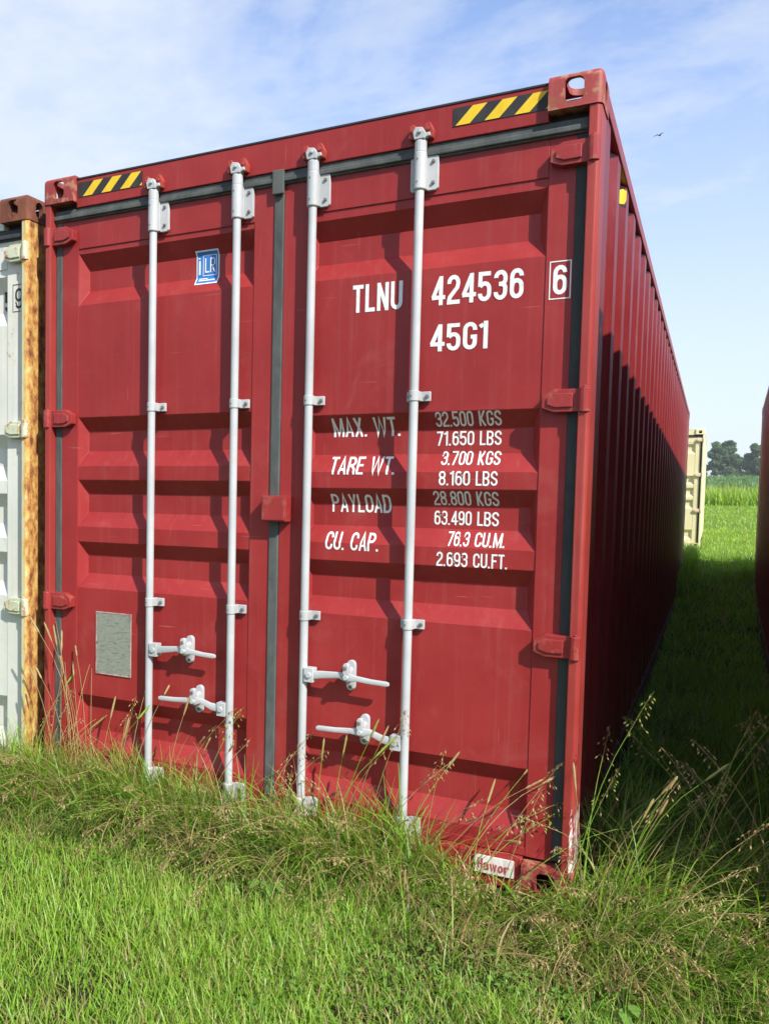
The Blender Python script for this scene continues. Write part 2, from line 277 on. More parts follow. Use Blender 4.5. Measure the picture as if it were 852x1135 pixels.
def ground_mat():
    m, nt, p = new_mat('grassy_soil'); L = nt.links.new
    t = N(nt, 'ShaderNodeTexCoord')
    a = N(nt, 'ShaderNodeTexNoise', i_Scale=28.0, i_Detail=8.0, i_Roughness=0.75); L(t.outputs['Object'], a.inputs['Vector'])
    b = N(nt, 'ShaderNodeTexNoise', i_Scale=0.35, i_Detail=6.0, i_Roughness=0.6); L(t.outputs['Object'], b.inputs['Vector'])
    ra = ramp(nt, [(0.3, (0.045, 0.075, 0.016)), (0.5, (0.10, 0.16, 0.034)), (0.72, (0.19, 0.22, 0.07))]); L(a.outputs[0], ra.inputs[0])
    rb = ramp(nt, [(0.35, (0.13, 0.22, 0.04)), (0.65, (0.20, 0.27, 0.07))]); L(b.outputs[0], rb.inputs[0])
    mx = N(nt, 'ShaderNodeMixRGB', i_0=0.5); L(ra.outputs[0], mx.inputs[1]); L(rb.outputs[0], mx.inputs[2])
    sy_ = N(nt, 'ShaderNodeSeparateXYZ'); L(t.outputs['Object'], sy_.inputs[0])
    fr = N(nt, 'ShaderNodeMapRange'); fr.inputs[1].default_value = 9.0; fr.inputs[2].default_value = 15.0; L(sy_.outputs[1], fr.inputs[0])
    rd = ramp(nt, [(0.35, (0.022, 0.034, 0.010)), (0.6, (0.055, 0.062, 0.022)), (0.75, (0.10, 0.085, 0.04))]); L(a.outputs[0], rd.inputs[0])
    # near-lawn soil and thatch with the shade between blades put into the colour, dense turf covers the field behind
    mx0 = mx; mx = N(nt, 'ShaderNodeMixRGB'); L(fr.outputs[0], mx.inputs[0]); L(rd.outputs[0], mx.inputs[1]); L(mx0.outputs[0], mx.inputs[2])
    L(mx.outputs[0], p.inputs['Base Color']); p.inputs['Roughness'].default_value = 0.95; p.inputs['Specular IOR Level'].default_value = 0.1
    bp = N(nt, 'ShaderNodeBump', i_Strength=0.8, i_Distance=0.04); L(a.outputs[0], bp.inputs['Height']); L(bp.outputs[0], p.inputs['Normal'])
    return m
M['ground'] = ground_mat()

# ------------------------------------------------------------------ ground
HY = np.array([-700, -30, 5.5, 9, 12, 13.5, 18, 24, 40, 46, 80, 112, 150, 230, 400, 900.])
HZ = np.array([-3, 0, 0, .10, .37, .46, .51, .72, 1.33, 1.56, 3.0, 4.25, 5.0, 6.3, 7, 0.])
def ground_h(x, y):
    y = np.asarray(y, float); x = np.asarray(x, float)
    acc = 0
    for d in (-0.9, -0.45, 0, 0.45, 0.9): acc = acc + np.interp(y + d, HY, HZ)
    h = acc / 5
    bump = 0.018 * np.sin(x * 2.1 + 0.7) * np.sin(y * 1.7) + 0.012 * np.sin(x * 4.7 + y * 3.1)
    far = np.clip((y - 30) / 100, 0, 1)
    return h + bump + far * (0.25 * np.sin(x * 0.045 + 1.0) )
def axis(lo, hi, near_lo, near_hi, step, grow=1.22):
    a = list(np.arange(near_lo, near_hi + 1e-6, step)); s = step
    while a[-1] < hi: s *= grow; a.append(min(a[-1] + s, hi))
    s = step; b = [near_lo]
    while b[-1] > lo: s *= grow; b.append(max(b[-1] - s, lo))
    return np.array(b[:0:-1] + a)
xs = axis(-700, 700, -4, 8, 0.16); ys = axis(-500, 900, -5, 22, 0.16)
X, Y = np.meshgrid(xs, ys); Z = ground_h(X, Y)
nx, ny = len(xs), len(ys)
def np_mesh(name, verts, quads, mat, tint=None, smooth=False, parent=None):
    me = bpy.data.meshes.new(name); nv, nf = len(verts), len(quads)
    me.vertices.add(nv); me.vertices.foreach_set('co', np.asarray(verts, np.float32).ravel())
    me.loops.add(nf * 4); me.loops.foreach_set('vertex_index', np.asarray(quads, np.int32).ravel())
    me.polygons.add(nf); me.polygons.foreach_set('loop_start', np.arange(0, nf * 4, 4, dtype=np.int32))
    if smooth: me.polygons.foreach_set('use_smooth', np.ones(nf, bool))
    me.update(calc_edges=True)
    if tint is not None:
        a = me.attributes.new('tint', 'FLOAT', 'FACE'); a.data.foreach_set('value', np.asarray(tint, np.float32))
    me.materials.append(mat)
    o = bpy.data.objects.new(name, me); C.objects.link(o)
    if parent: o.parent = parent
    return o
ii, jj = np.meshgrid(np.arange(nx - 1), np.arange(ny - 1)); b0 = (jj * nx + ii).ravel()
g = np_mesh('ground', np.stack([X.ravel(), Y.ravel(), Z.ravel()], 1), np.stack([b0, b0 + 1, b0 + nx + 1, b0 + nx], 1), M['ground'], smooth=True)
tag(g, kind='structure')

# ------------------------------------------------------------------ container builder
def eval_mesh(o):
    dg = bpy.context.evaluated_depsgraph_get(); return bpy.data.meshes.new_from_object(o.evaluated_get(dg))
def stadium(cx, cz, w, h, n=8):
    r = w / 2; pts = []
    for k in range(n + 1):
        t = -math.pi + math.pi * k / n; pts.append((cx + r * math.cos(t), cz - (h / 2 - r) + r * math.sin(t)))
    for k in range(n + 1):
        t = math.pi * k / n; pts.append((cx + r * math.cos(t), cz + (h / 2 - r) + r * math.sin(t)))
    return pts
def slot(cx, cz, w, h, r=.020, n=5):
    pts = []
    for sx, sz, a0 in ((-1, -1, -180), (1, -1, -90), (1, 1, 0), (-1, 1, 90)):
        for k in range(n + 1):
            t = RAD(a0 + 90 * k / n); pts.append((cx + sx * (w / 2 - r) + r * math.cos(t), cz + sz * (h / 2 - r) + r * math.sin(t)))
    return pts
def casting_mesh():
    """ISO corner fitting, outer corner at x=0 (outside -x), y=0 (outside -y), z=0 top; extends to x=.178, y=.162, z=-.118"""
    b = MB(); b.box(0, .178, 0, .162, -.118, 0); o = b.build('tmp', M['casting'])
    bm = bmesh.new(); bm.from_mesh(o.data)
    es = [e for e in bm.edges if all(v.co.z > -.001 for v in e.verts) and (all(v.co.x < .001 for v in e.verts) or all(v.co.y < .001 for v in e.verts))]
    es += [e for e in bm.edges if all(v.co.x < .001 and v.co.y < .001 for v in e.verts)]
    bmesh.ops.bevel(bm, geom=es, offset=0.022, segments=5, affect='EDGES', profile=0.5); bm.to_mesh(o.data); bm.free()
    cuts = []
    c = MB(); c.box(.026, .152, .026, .20, -.104, -.022); cuts.append(c.build('tmp', M['casting']))
    c = MB(); c.prism_xz(slot(.094, -.058, .064, .080), -.05, .09); cuts.append(c.build('tmp', M['casting']))
    c = MB(); c.prism_xz(stadium(.089, -.060, .052, .076), -.05, .09); k = c.build('tmp', M['casting'])
    for v in k.data.vertices: v.co = (v.co.y, v.co.x - .008, v.co.z)
    k.data.update(); bmk = bmesh.new(); bmk.from_mesh(k.data); bmesh.ops.recalc_face_normals(bmk, faces=bmk.faces); bmk.to_mesh(k.data); bmk.free(); cuts.append(k)
    c = MB(); c.prism_xz(stadium(.089, .081, .074, .128), -.05, .09); k = c.build('tmp', M['casting'])
    for v in k.data.vertices: v.co = (v.co.x, v.co.z, -v.co.y)
    k.data.update(); bmk = bmesh.new(); bmk.from_mesh(k.data); bmesh.ops.recalc_face_normals(bmk, faces=bmk.faces); bmk.to_mesh(k.data); bmk.free(); cuts.append(k)
    for q in cuts:
        md = o.modifiers.new('b', 'BOOLEAN'); md.object = q; md.operation = 'DIFFERENCE'; md.solver = 'EXACT'
    me = eval_mesh(o)
    for q in cuts + [o]: bpy.data.objects.remove(q)
    return me
CAST = casting_mesh()
def casting(root, mat, x_right, y_back, top, l, h):
    me = CAST.copy(); sx = -1 if x_right else 1; sy = -1 if y_back else 1; sz = 1 if top else -1
    bm = bmesh.new(); bm.from_mesh(me)
    for v in bm.verts:
        x, y, z = v.co; v.co = ((W + .003 - x) if x_right else x - .003, (l + .003 - y) if y_back else y - .004, (h + z) if top else (-z))
    if sx * sy * sz < 0: bmesh.ops.reverse_faces(bm, faces=bm.faces)
    bm.to_mesh(me); bm.free(); me.materials.clear(); me.materials.append(mat)
    me.polygons.foreach_set('use_smooth', [True] * len(me.polygons)); me.set_sharp_from_angle(angle=RAD(38))
    o = bpy.data.objects.new('corner_casting', me); C.objects.link(o); o.parent = root; return o
def corrugated(y0, y1, z0, z1, xo, depth, pitch, first, sgn):
    """side wall sheet running along y; outer ridge at xo, valleys depth towards -sgn"""
    m = MB(); pts = [(xo, y0), (xo, first)]
    y = first; fl = pitch * 0.27; sl = pitch * 0.23
    while y + 2 * sl + 2 * fl < y1 - .05:
        pts += [(xo - sgn * depth, y + sl), (xo - sgn * depth, y + sl + fl), (xo, y + 2 * sl + fl), (xo, y + 2 * sl + 2 * fl)]; y += 2 * sl + 2 * fl
    pts.append((xo, y1)); n = len(pts)
    m.add([(x, yy, z0) for x, yy in pts] + [(x, yy, z1) for x, yy in pts], [(i, i + 1, i + 1 + n, i + n) for i in range(n - 1)])
    return m
def shell(root, l, h, mats, pitch=.39):
    """frame, walls and roof of a container in root's space: x 0..W, y 0..l, z 0..h"""
    for xr in (0, 1):
        for yb in (0, 1):
            for tp in (0, 1): casting(root, mats['casting'], xr, yb, tp, l, h)
    for sgn, x in ((-1, 0.0), (1, W)):
        a = (lambda d: x - sgn * d)
        for y0, y1 in ((0.0, .145), (l - .145, l)):
            b = MB()
            if y0 == 0:
                pts = [(a(.041), y0 + .002), (a(.041), y1), (a(.001), y1), (a(.001), y0 + .014), (a(.012), y0 + .001)]
                pts = pts if sgn < 0 else pts[::-1]
                b.prism_xy(pts, .118, h - .118)
                if 'post_side' in mats: b.m[2 + (2 if sgn > 0 else 1)] = 1
            else: b.box(min(a(.06), a(.001)), max(a(.06), a(.001)), y0, y1, .118, h - .118)
            b.build('corner_post', [mats['post'], mats.get('post_side', mats['post'])], root, bevel=.004)
        b = MB(); b.box(min(a(.06), a(0)), max(a(.06), a(0)), .16, l - .16, h - .076, h - .016); b.build('top_rail', mats['rail'], root, bevel=.006)
        b = MB(); b.box(min(a(.10), a(.002)), max(a(.10), a(.002)), .16, l - .16, .03, .165); b.build('bottom_rail', M['dark_rail'], root, bevel=.006)
        w_ = corrugated(.146, l - .146, .166, h - .077, a(.008), .036, pitch, .34, sgn)
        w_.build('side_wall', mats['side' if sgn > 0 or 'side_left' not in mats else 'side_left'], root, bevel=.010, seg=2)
    b = MB(); b.box(.061, W - .061, .166, l - .166, h - .045, h - .022); b.box(.181, W - .181, .118, .165, h - .045, h - .023)
    y = .3
    while y < l - .3: b.box(.16, W - .16, y, y + .09, h - .0215, h - .008); y += .21
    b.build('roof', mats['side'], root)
    b = MB(); b.box(.11, W - .11, .12, l - .12, .13, .162); b.build('floor', mats['under'], root)
    b = MB(); b.box(.062, W - .062, l - .06, l - .02, .16, h - .12)
    x = .2
    while x < W - .25: b.box(x, x + .11, l - .0195, l - .001, .2, h - .2); x += .23
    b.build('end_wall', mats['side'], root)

# ---- door geometry (front end, outside looks to -y)
YD = .045; DEPTH = .0445
PROF = [(2.569, 0), (2.541, 0), (2.470, 1), (2.378, 1), (2.307, 0), (1.780, 0), (1.717, 1), (1.623, 1), (1.552, 0), (1.488, 0), (1.425, 1),
        (1.337, 1), (1.268, 0), (1.197, 0), (1.134, 1), (1.045, 1), (.979, 0), (.468, 0), (.404, 1), (.294, 1), (.218, 0), (.16, 0)]
PROFS = [[(z + (.012 if .16 < z < 2.0 else .004 if 2.0 < z < 2.55 else 0), d) for z, d in PROF], [(z - (.014 if .16 < z < 2.0 else .006 if 2.0 < z < 2.55 else 0), d) for z, d in PROF]]
def surf_y(x, z, k=1.0, fx=()):
    """outer surface of the door panel at height z (x inside the recess)"""
    z = z / k
    for a, b in fx:
        if a <= x <= b: return YD
    PF = PROFS[0 if x < 1.21 else 1]
    for (za, da), (zb, db) in zip(PF, PF[1:]):
        if zb <= z <= za: return YD + .004 + DEPTH * (da + (db - da) * (za - z) / (za - zb))
    return YD
DOORS = ((.078, 1.192, .172, 1.098), (1.236, 2.358, 1.340, 2.266))
def door(root, i, mats, k=1.0):
    x0, x1, r0, r1 = DOORS[i]
    m = MB(); cols = [r0, r0 + .002, r0 + .030, r1 - .030, r1 - .002, r1]; nr = len(PROF)
    vs = []
    PF = PROFS[i]
    for j, x in enumerate(cols):
        for z, d in PF: vs.append((x, YD + .004 + (DEPTH * d if j in (2, 3) else 0), z * k))
    fcs = []
    for j in range(len(cols) - 1):
        for r in range(nr - 1):
            a, b_, c, e = j * nr + r, (j + 1) * nr + r, (j + 1) * nr + r + 1, j * nr + r + 1
            d0, d1 = PROF[r][1], PROF[r + 1][1]
            if j not in (1, 3) or d0 == d1: fcs.append((a, b_, c, e))
            else:                                      # hip between the end slope and the long slope
                inner_low = d1 == 1
                if j == 1: fcs += [(a, b_, c), (a, c, e)] if inner_low else [(a, b_, e), (b_, c, e)]
                else: fcs += [(a, b_, e), (b_, c, e)] if inner_low else [(a, b_, c), (a, c, e)]
    m.add(vs, fcs)
    t = .10
    m.box(x0, r0, YD, YD + t, .13 * k, 2.735 * k); m.box(r1, x1, YD, YD + t, .13 * k, 2.735 * k)
    m.box(r0 - .0002, r1 + .0002, YD - .001, YD + t, 2.569 * k, 2.733 * k); m.box(r0 - .0002, r1 + .0002, YD + .001, YD + t, .131 * k, .161 * k)
    m.add([(x0 + .05, YD + t - .003, .14 * k), (x1 - .05, YD + t - .003, .14 * k), (x1 - .05, YD + t - .003, 2.7 * k), (x0 + .05, YD + t - .003, 2.7 * k)], [(0, 1, 2, 3)])
    d = m.build('door', mats['door'], root, bevel=.005, seg=2)
    # hinges on the outer edge
    out = x0 if i == 0 else x1; s = -1 if i == 0 else 1
    for zc_ in (2.632, 1.786, .921):
        zc_ *= k; b = MB(); hh = .040
        px = lambda q: out + s * q
        pts = [(px(.044), zc_ + hh), (px(-.044), zc_ + hh), (px(-.084), zc_ + hh * .45), (px(-.084), zc_ - hh * .62), (px(-.044), zc_ - hh), (px(.044), zc_ - hh)]
        pts = pts if s < 0 else pts
        b.prism_xz(pts, YD - .034, YD + .002)
        pts2 = [(px(.02), zc_ + hh * .6), (px(-.038), zc_ + hh * .62), (px(-.066), zc_ + hh * .25), (px(-.066), zc_ - hh * .35), (px(-.038), zc_ - hh * .62), (px(.02), zc_ - hh * .6)]
        b.prism_xz(pts2, YD - .041, YD - .0338)
        b.tube([(px(.058), YD - .036, zc_ - hh * 1.05), (px(.058), YD - .036, zc_ + hh * 1.05)], .0195, 12)
        b.tube([(px(.058), YD - .036, zc_ - hh * 1.22), (px(.058), YD - .036, zc_ - hh * 1.06)], .011, 10)
        b.tube([(px(.058), YD - .036, zc_ + hh * 1.06), (px(.058), YD - .036, zc_ + hh * 1.22)], .011, 10)
        b.build('hinge', mats['hinge'], d, bevel=.003)
    # gasket: side, top
    b = MB(); gx = (out, out + s * .036)
    b.box(min(gx), max(gx), YD - .004, YD + .09, .135 * k, 2.735 * k)
    if i == 0:
        b.box(x1, x1 + .0435, YD - .007, YD + .05, .133 * k, 2.70 * k)
    b.build('side_gasket', mats['gasket_c'] if i == 0 else mats['gasket'], d, bevel=.004)
    b = MB(); xa, xb = (x0 - .036, x1 + .022) if i == 0 else (x1 + .036, x0 - .021)
    xa, xb = min(xa, xb), max(xa, xb)
    b.box(xa, xb, YD - .012, YD + .05, 2.7005 * k, 2.7515 * k); b.box(xa, xb, YD - .022, YD - .0122, 2.708 * k, 2.7285 * k)
    if i == 0: b.box(x1 - .003, x1 + .049, YD - .026, YD - .0121, 2.66 * k, 2.757 * k)
    b.build('top_gasket', mats['gasket_c'], d, bevel=.004)
    return d
def bolt(b, x, y, z, r=.008, mi=1, t=.007):
    b.tube([(x, y, z), (x, y - t, z)], r, 6, mi)
BY = .006                                             # axis of the locking bars
def locking_bar(root, x, mats, both=False, k=1.0, handle=None):
    b = MB(); b.tube([(x, BY, .16 * k), (x, BY, 2.77 * k)], .0168, 16)
    bar = b.build('locking_bar', mats['zinc'], root, smooth=40)
    # top sleeve with bolted flange
    for z0, z1 in ((2.580 * k, 2.718 * k), (.115 * k, .205 * k)):
        b = MB(); b.tube([(x, BY, z0), (x, BY, z0 + .004), (x, BY, z1 - .004), (x, BY, z1)], [.020, .0235, .0235, .020], 16)
        b.box(x - .0205, x + .0205, BY, YD - .0015, z0 + .008, z1 - .008)
        sides = (1, -1) if both else (1,)
        for s in sides:
            w = .062 if s > 0 else .044
            q = [(x + s * .020, z0 + .004), (x + s * (w - .008), z0 + .004), (x + s * w, z0 + .012), (x + s * w, z1 - .012), (x + s * (w - .008), z1 - .004), (x + s * .020, z1 - .004)]
            b.prism_xz(q if s > 0 else q[::-1], YD - .016, YD - .0016)
            bolt(b, x + s * (w - .018), YD - .016, z0 + .030, .0075); bolt(b, x + s * (w - .018), YD - .016, z1 - .030, .0075)
        bolt(b, x - .004, BY - .0225, z0 + .028, .0035, t=.003); bolt(b, x - .004, BY - .0225, z1 - .028, .0035, t=.003)
        b.build('bracket', [mats['zinc'], M['bolt']], bar, bevel=.002, smooth=40)
    # guides
    for z in (1.822 * k, .955 * k):
        b = MB(); b.tube([(x, BY, z - .019), (x, BY, z + .019)], .0205, 14)
        b.box(x - .0195, x + .0195, BY, YD - .0015, z - .0185, z + .0185)
        for s in ((1, -1) if both else (1,)):
            w = .056 if s > 0 else .036
            b.box(min(x + s * .017, x + s * w), max(x + s * .017, x + s * w), YD - .016, YD - .0016, z - .018, z + .018)
            if s > 0: b.box(x + .012, x + .022, BY - .006, YD - .0022, z - .0175, z + .0175)
            bolt(b, x + s * (w - .012), YD - .016, z, .008)
        bolt(b, x - .005, BY - .0195, z, .004, t=.003)
        b.build('guide', [mats['zinc'], M['bolt']], bar, bevel=.002, smooth=40)
    # cam ends
    for s, z in ((1, 2.760 * k), (-1, .150 * k)):
        b = MB(); b.tube([(x, BY, z - s * .045), (x, BY, z - s * .006), (x, BY, z + s * .002)], [.0225, .0225, .018], 14)
        b.prism_xz([(x - .020, z), (x + .020, z), (x + .024, z + s * .020), (x + .010, z + s * .042), (x - .016, z + s * .046), (x - .026, z + s * .026)][::s], BY - .022, BY + .022)
        b.prism_xz([(x + .010, z + s * .004), (x + .040, z + s * .010), (x + .036, z + s * .024), (x + .012, z + s * .022)][::s], BY - .014, BY + .010)
        b.prism_xz([(x - .012, z + s * .022), (x - .036, z + s * .030), (x - .034, z + s * .042), (x - .012, z + s * .042)][::s], BY - .012, BY + .012)
        b.tube([(x + .002, BY - .022, z + s * .026), (x + .002, BY - .030, z + s * .026)], .008, 8)
        b.build('cam', mats['zinc'], bar, bevel=.003)
    if handle:
        s, z, px, ex, zc_ = handle                     # side, hub height, catch x, tip x, catch height
        b = MB(); h0, h1 = x + s * .012, x + s * .052
        b.box(min(h0, h1), max(h0, h1), BY - .022, BY + .020, z - .030, z + .028)
        b.tube([(x + s * .034, BY - .021, z), (x + s * .034, BY - .029, z)], .012, 10)
        # forged handle: wide blade, waist at the catch, rounded tip
        st = [(x + s * .045, z + .000, .017, -.010), (x + s * .085, z + .006, .015, -.014), (px - s * .035, zc_ + .002, .012, -.020), (px - s * .012, zc_ - .002, .016, -.024),
              (px + s * .012, zc_ - .002, .016, -.024), (px + s * .040, zc_ - .004, .011, -.022), ((px + ex) / 2 + s * .015, zc_ - .010, .010, -.020), (ex - s * .01, zc_ - .012, .010, -.020), (ex, zc_ - .012, .006, -.020)]
        vs = []; fs = []
        for (qx, qz, hh, dy) in st:
            for (u, v) in ((-1, -.7), (-.6, -1), (.6, -1), (1, -.7), (1, .7), (.6, 1), (-.6, 1), (-1, .7)):
                vs.append((qx, BY + dy + v * .0065, qz + u * hh))
        n = 8
        fs = [(i * n + q, i * n + (q + 1) % n, (i + 1) * n + (q + 1) % n, (i + 1) * n + q) for i in range(len(st) - 1) for q in range(n)] + [tuple(range(n)), tuple((len(st) - 1) * n + q for q in range(n - 1, -1, -1))]
        b.add(vs, fs); b.build('handle', mats['zinc'], bar, bevel=.0015, smooth=50)
        b = MB(); b.prism_xz(stadium(px, zc_ - .002, .036, .122, 6), YD - .020, YD - .001)
        b.prism_xz(stadium(px, zc_ + .004, .030, .060, 6), BY - .018, YD - .0195)
        b.prism_xz(stadium(px, zc_ + .030, .024, .050, 6), BY - .040, BY - .0185)
        b.tube([(px, BY - .0185, zc_ - .002), (px, BY - .042, zc_ - .002)], .011, 10)
        bolt(b, px - .002, BY - .040, zc_ + .036, .009, t=.004); bolt(b, px, YD - .020, zc_ - .046, .009, t=.005)
        b.build('handle_catch', [mats['zinc'], M['bolt']], bar, bevel=.002, smooth=40)
    return bar
def header(root, mats, h, k=1.0):
    b = MB(); b.box(.176, W - .176, YD - .020, YD + .07, 2.752 * k, h - .018); hd = b.build('header', mats['door'], root, bevel=.003)
    b = MB(); b.box(.176, W - .176, YD - .023, YD + .075, h - .0178, h - .011); b.build('header_lip', mats['lip'], hd)
    b = MB(); b.box(.179, W - .179, .012, .16, .012, .128 * k); b.build('sill', mats['door'], root, bevel=.004)
    for x0, x1 in ((.054, .1785), (W - .1785, W - .054)):
        b = MB(); b.box(x0, x1, YD + .016, YD + .10, 2.752 * k, h - .119); b.build('header_gusset', mats['dark'], hd)
    return hd
def keeper(root, x, mats, k=1.0):
    for s in (-1, 1):
        b = MB()
        xa = x + s * .030
        q = [(xa - .016, 2.770 * k), (xa + .016, 2.764 * k), (xa + .020, 2.790 * k), (xa + .004, 2.822 * k), (xa - .014, 2.818 * k)]
        b.prism_xz(q, BY - .008, YD - .0195); b.tube([(xa, BY - .008, 2.796 * k), (xa, BY - .014, 2.796 * k)], .008, 8)
        b.build('keeper', M['keeper'] if mats is None else mats, root, bevel=.003)

# ---- lettering that lies on the door surface
def arc(cx, cz, rx, rz, a0, a1, n=7):
    return [(cx + rx * math.cos(RAD(a0 + (a1 - a0) * i / n)), cz + rz * math.sin(RAD(a0 + (a1 - a0) * i / n))) for i in range(n + 1)]
def glyph(ch, t):
    """condensed gothic letter as pen strokes: (width, [(points, closed)]); height is 1, pen width t"""
    h = t / 2; w = {'1': .30, '.': .17, 'M': .60, 'W': .70, 'w': .66, 'I': t, 'L': .40, 'T': .44, 'F': .40, 'E': .42, ' ': .26}.get(ch, .47)
    L, R_, T, B = h, w - h, 1 - h, h; cx = w / 2; r = (R_ - L) / 2; q = r * 1.15; S = []
    def P(*p, c=False): S.append((list(p), c))
    top = arc(cx, T - q, r, q, 180, 0); bot = arc(cx, B + q, r, q, 0, -180)
    if ch == ' ': pass
    elif ch == '.': P((0, h), (w - .04, h))
    elif ch in '0O': P(*(top + bot), c=True)
    elif ch == '1': P((w - h - .03, 0), (w - h - .03, 1)); P((0.0, .80), (w - h - .03 - h, .88))
    elif ch == '2': P(*([(L, .70)] + top + [(R_, .68), (R_ - .03, .56), (L + .03, .24), (L, .10)])); P((0, B), (w, B))
    elif ch == '3': P(*([(L, .74)] + top + [(R_, .66)] + arc(cx, .66, r, .13, 0, -80, 4) + [(cx - .06, .53)])); P(*([(cx + .02, .53)] + arc(cx, .40, r, .13, 75, 0, 4) + bot + [(L, .27)]))
    elif ch == '4': P((w * .70, .97), (h * .6, .27)); P((0, .27), (w + .02, .27)); P((w * .70, 0), (w * .70, 1))
    elif ch == '5': P((w - .03, T), (L + .01, T), (L, .50)); P(*([(L, .50)] + arc(cx, .60 - q, r, q, 140, 0) + bot + [(L, .27)]))
    elif ch in '69':
        a = [(R_, .74)] + arc(cx, T - q, r, q, 0, 180) + arc(cx, B + q, r, q, 180, 360) + [(R_, .60 - q)]; b_ = arc(cx, .60 - q, r, q, 0, 180)
        if ch == '9': a = [(w - x, 1 - z) for x, z in a]; b_ = [(w - x, 1 - z) for x, z in b_]
        P(*a); P(*b_)
    elif ch == '7': P((0, T), (R_ - .01, T), (w * .34, 0))
    elif ch == '8': P(*(arc(cx, T - q * .95, r, q * .95, 180, 0) + arc(cx, .54 + q * .8, r * .98, q * .8, 0, -180)), c=True); P(*(arc(cx, .52 - q * .9, r, q * .9, 180, 0) + bot), c=True)
    elif ch == 'T': P((0, T), (w, T)); P((cx, 0), (cx, T))
    elif ch == 'L': P((L, 1), (L, B), (w, B))
    elif ch == 'N': P((L, 0), (L, 1)); P((R_, 0), (R_, 1)); P((L, .95), (R_, .05))
    elif ch == 'U': P(*([(L, 1)] + bot[::-1] + [(R_, 1)]))
    elif ch == 'G': P(*([(R_, .70)] + top[::-1] + bot[::-1] + [(R_, .46), (cx + .02, .46)]))
    elif ch == 'C': P(*([(R_, .68)] + top[::-1] + bot[::-1] + [(R_, .32)]))
    elif ch == 'M': P((L, 0), (L, 1)); P((R_, 0), (R_, 1)); P((L, .95), (cx, .10), (R_, .95))
    elif ch == 'W': P((h, 1), (w * .27, .03), (w * .5, .95), (w * .73, .03), (w - h, 1))
    elif ch == 'A': P((h * .8, 0), (cx, .96), (w - h * .8, 0)); P((w * .2, .28), (w * .8, .28))
    elif ch == 'X': P((h, 1), (w - h, 0)); P((w - h, 1), (h, 0))
    elif ch == 'Y': P((h, 1), (cx, .44), (w - h, 1)); P((cx, 0), (cx, .48))
    elif ch == 'K': P((L, 0), (L, 1)); P((R_, 1), (L, .36)); P((L + .08, .48), (R_, 0))
    elif ch == 'D': P(*([(L, T), (cx, T)] + arc(cx, T - q, r, q, 90, 0) + arc(cx, B + q, r, q, 0, -90) + [(L, B)]), c=True)
    elif ch in 'PRB':
        P((L, 0), (L, 1)); P(*([(L, T), (cx, T)] + arc(cx, T - .21, r, .21, 90, -90) + [(L, T - .42)]))
        if ch == 'R': P((cx - .02, .50), (R_ - .01, .30), (R_, 0))
        if ch == 'B': P(*([(cx, T - .42)] + arc(cx, B + .2, r, (T - .42 - B) / 2, 90, -90) + [(L, B)]))
    elif ch in 'EF':
        P(*([(w, T), (L, T), (L, B), (w, B)] if ch == 'E' else [(w, T), (L, T), (L, 0)])); P((L, .52), (w - .05, .52))
    elif ch == 'S': P(*([(R_, .72)] + top[::-1] + [(L, .70)] + [(L + .03, .60), (cx, .50), (R_ - .03, .40)] + [(R_, .30)] + bot + [(L, .28)]))
    elif ch == 'H': P((L, 0), (L, 1)); P((R_, 0), (R_, 1)); P((L, .5), (R_, .5))
    elif ch == 'a': P(*([(L, .52)] + arc(cx, .46, r, .17, 180, 0, 5) + [(R_, 0)])); P(*arc(cx, .19, r, .17, 80, 330, 7))
    elif ch == 'w': P((h, .66), (w * .3, .04), (w * .5, .6), (w * .7, .04), (w - h, .66))
    elif ch == 'o': P(*(arc(cx, .33, r, .27, 0, 340, 10)), c=True)
    elif ch == 'r': P((L, 0), (L, .66)); P((L, .45), (cx, .60), (w - .05, .60))
    return w, S
def pen(pts, t, closed):
    pts = [Vector((p[0], p[1])) for p in pts]
    out = [pts[0]]
    for p in pts[1:]:
        if (p - out[-1]).length > 1e-4: out.append(p)
    if closed and (out[0] - out[-1]).length < 1e-4: out.pop()
    n = len(out); l = []; rr = []
    for i in range(n):
        a = out[i - 1] if (i or closed) else None; b = out[(i + 1) % n] if (i < n - 1 or closed) else None
        d0 = (out[i] - a).normalized() if a is not None else None; d1 = (b - out[i]).normalized() if b is not None else None
        d0 = d0 or d1; d1 = d1 or d0
        nn = Vector((-(d0.y + d1.y), d0.x + d1.x))
        nn = nn.normalized() if nn.length > 1e-4 else Vector((-d0.y, d0.x))
        k = min(2.2, 1 / max(.3, nn.dot(Vector((-d0.y, d0.x))))) * t / 2
        l.append(out[i] + nn * k); rr.append(out[i] - nn * k)
    return l, rr, n
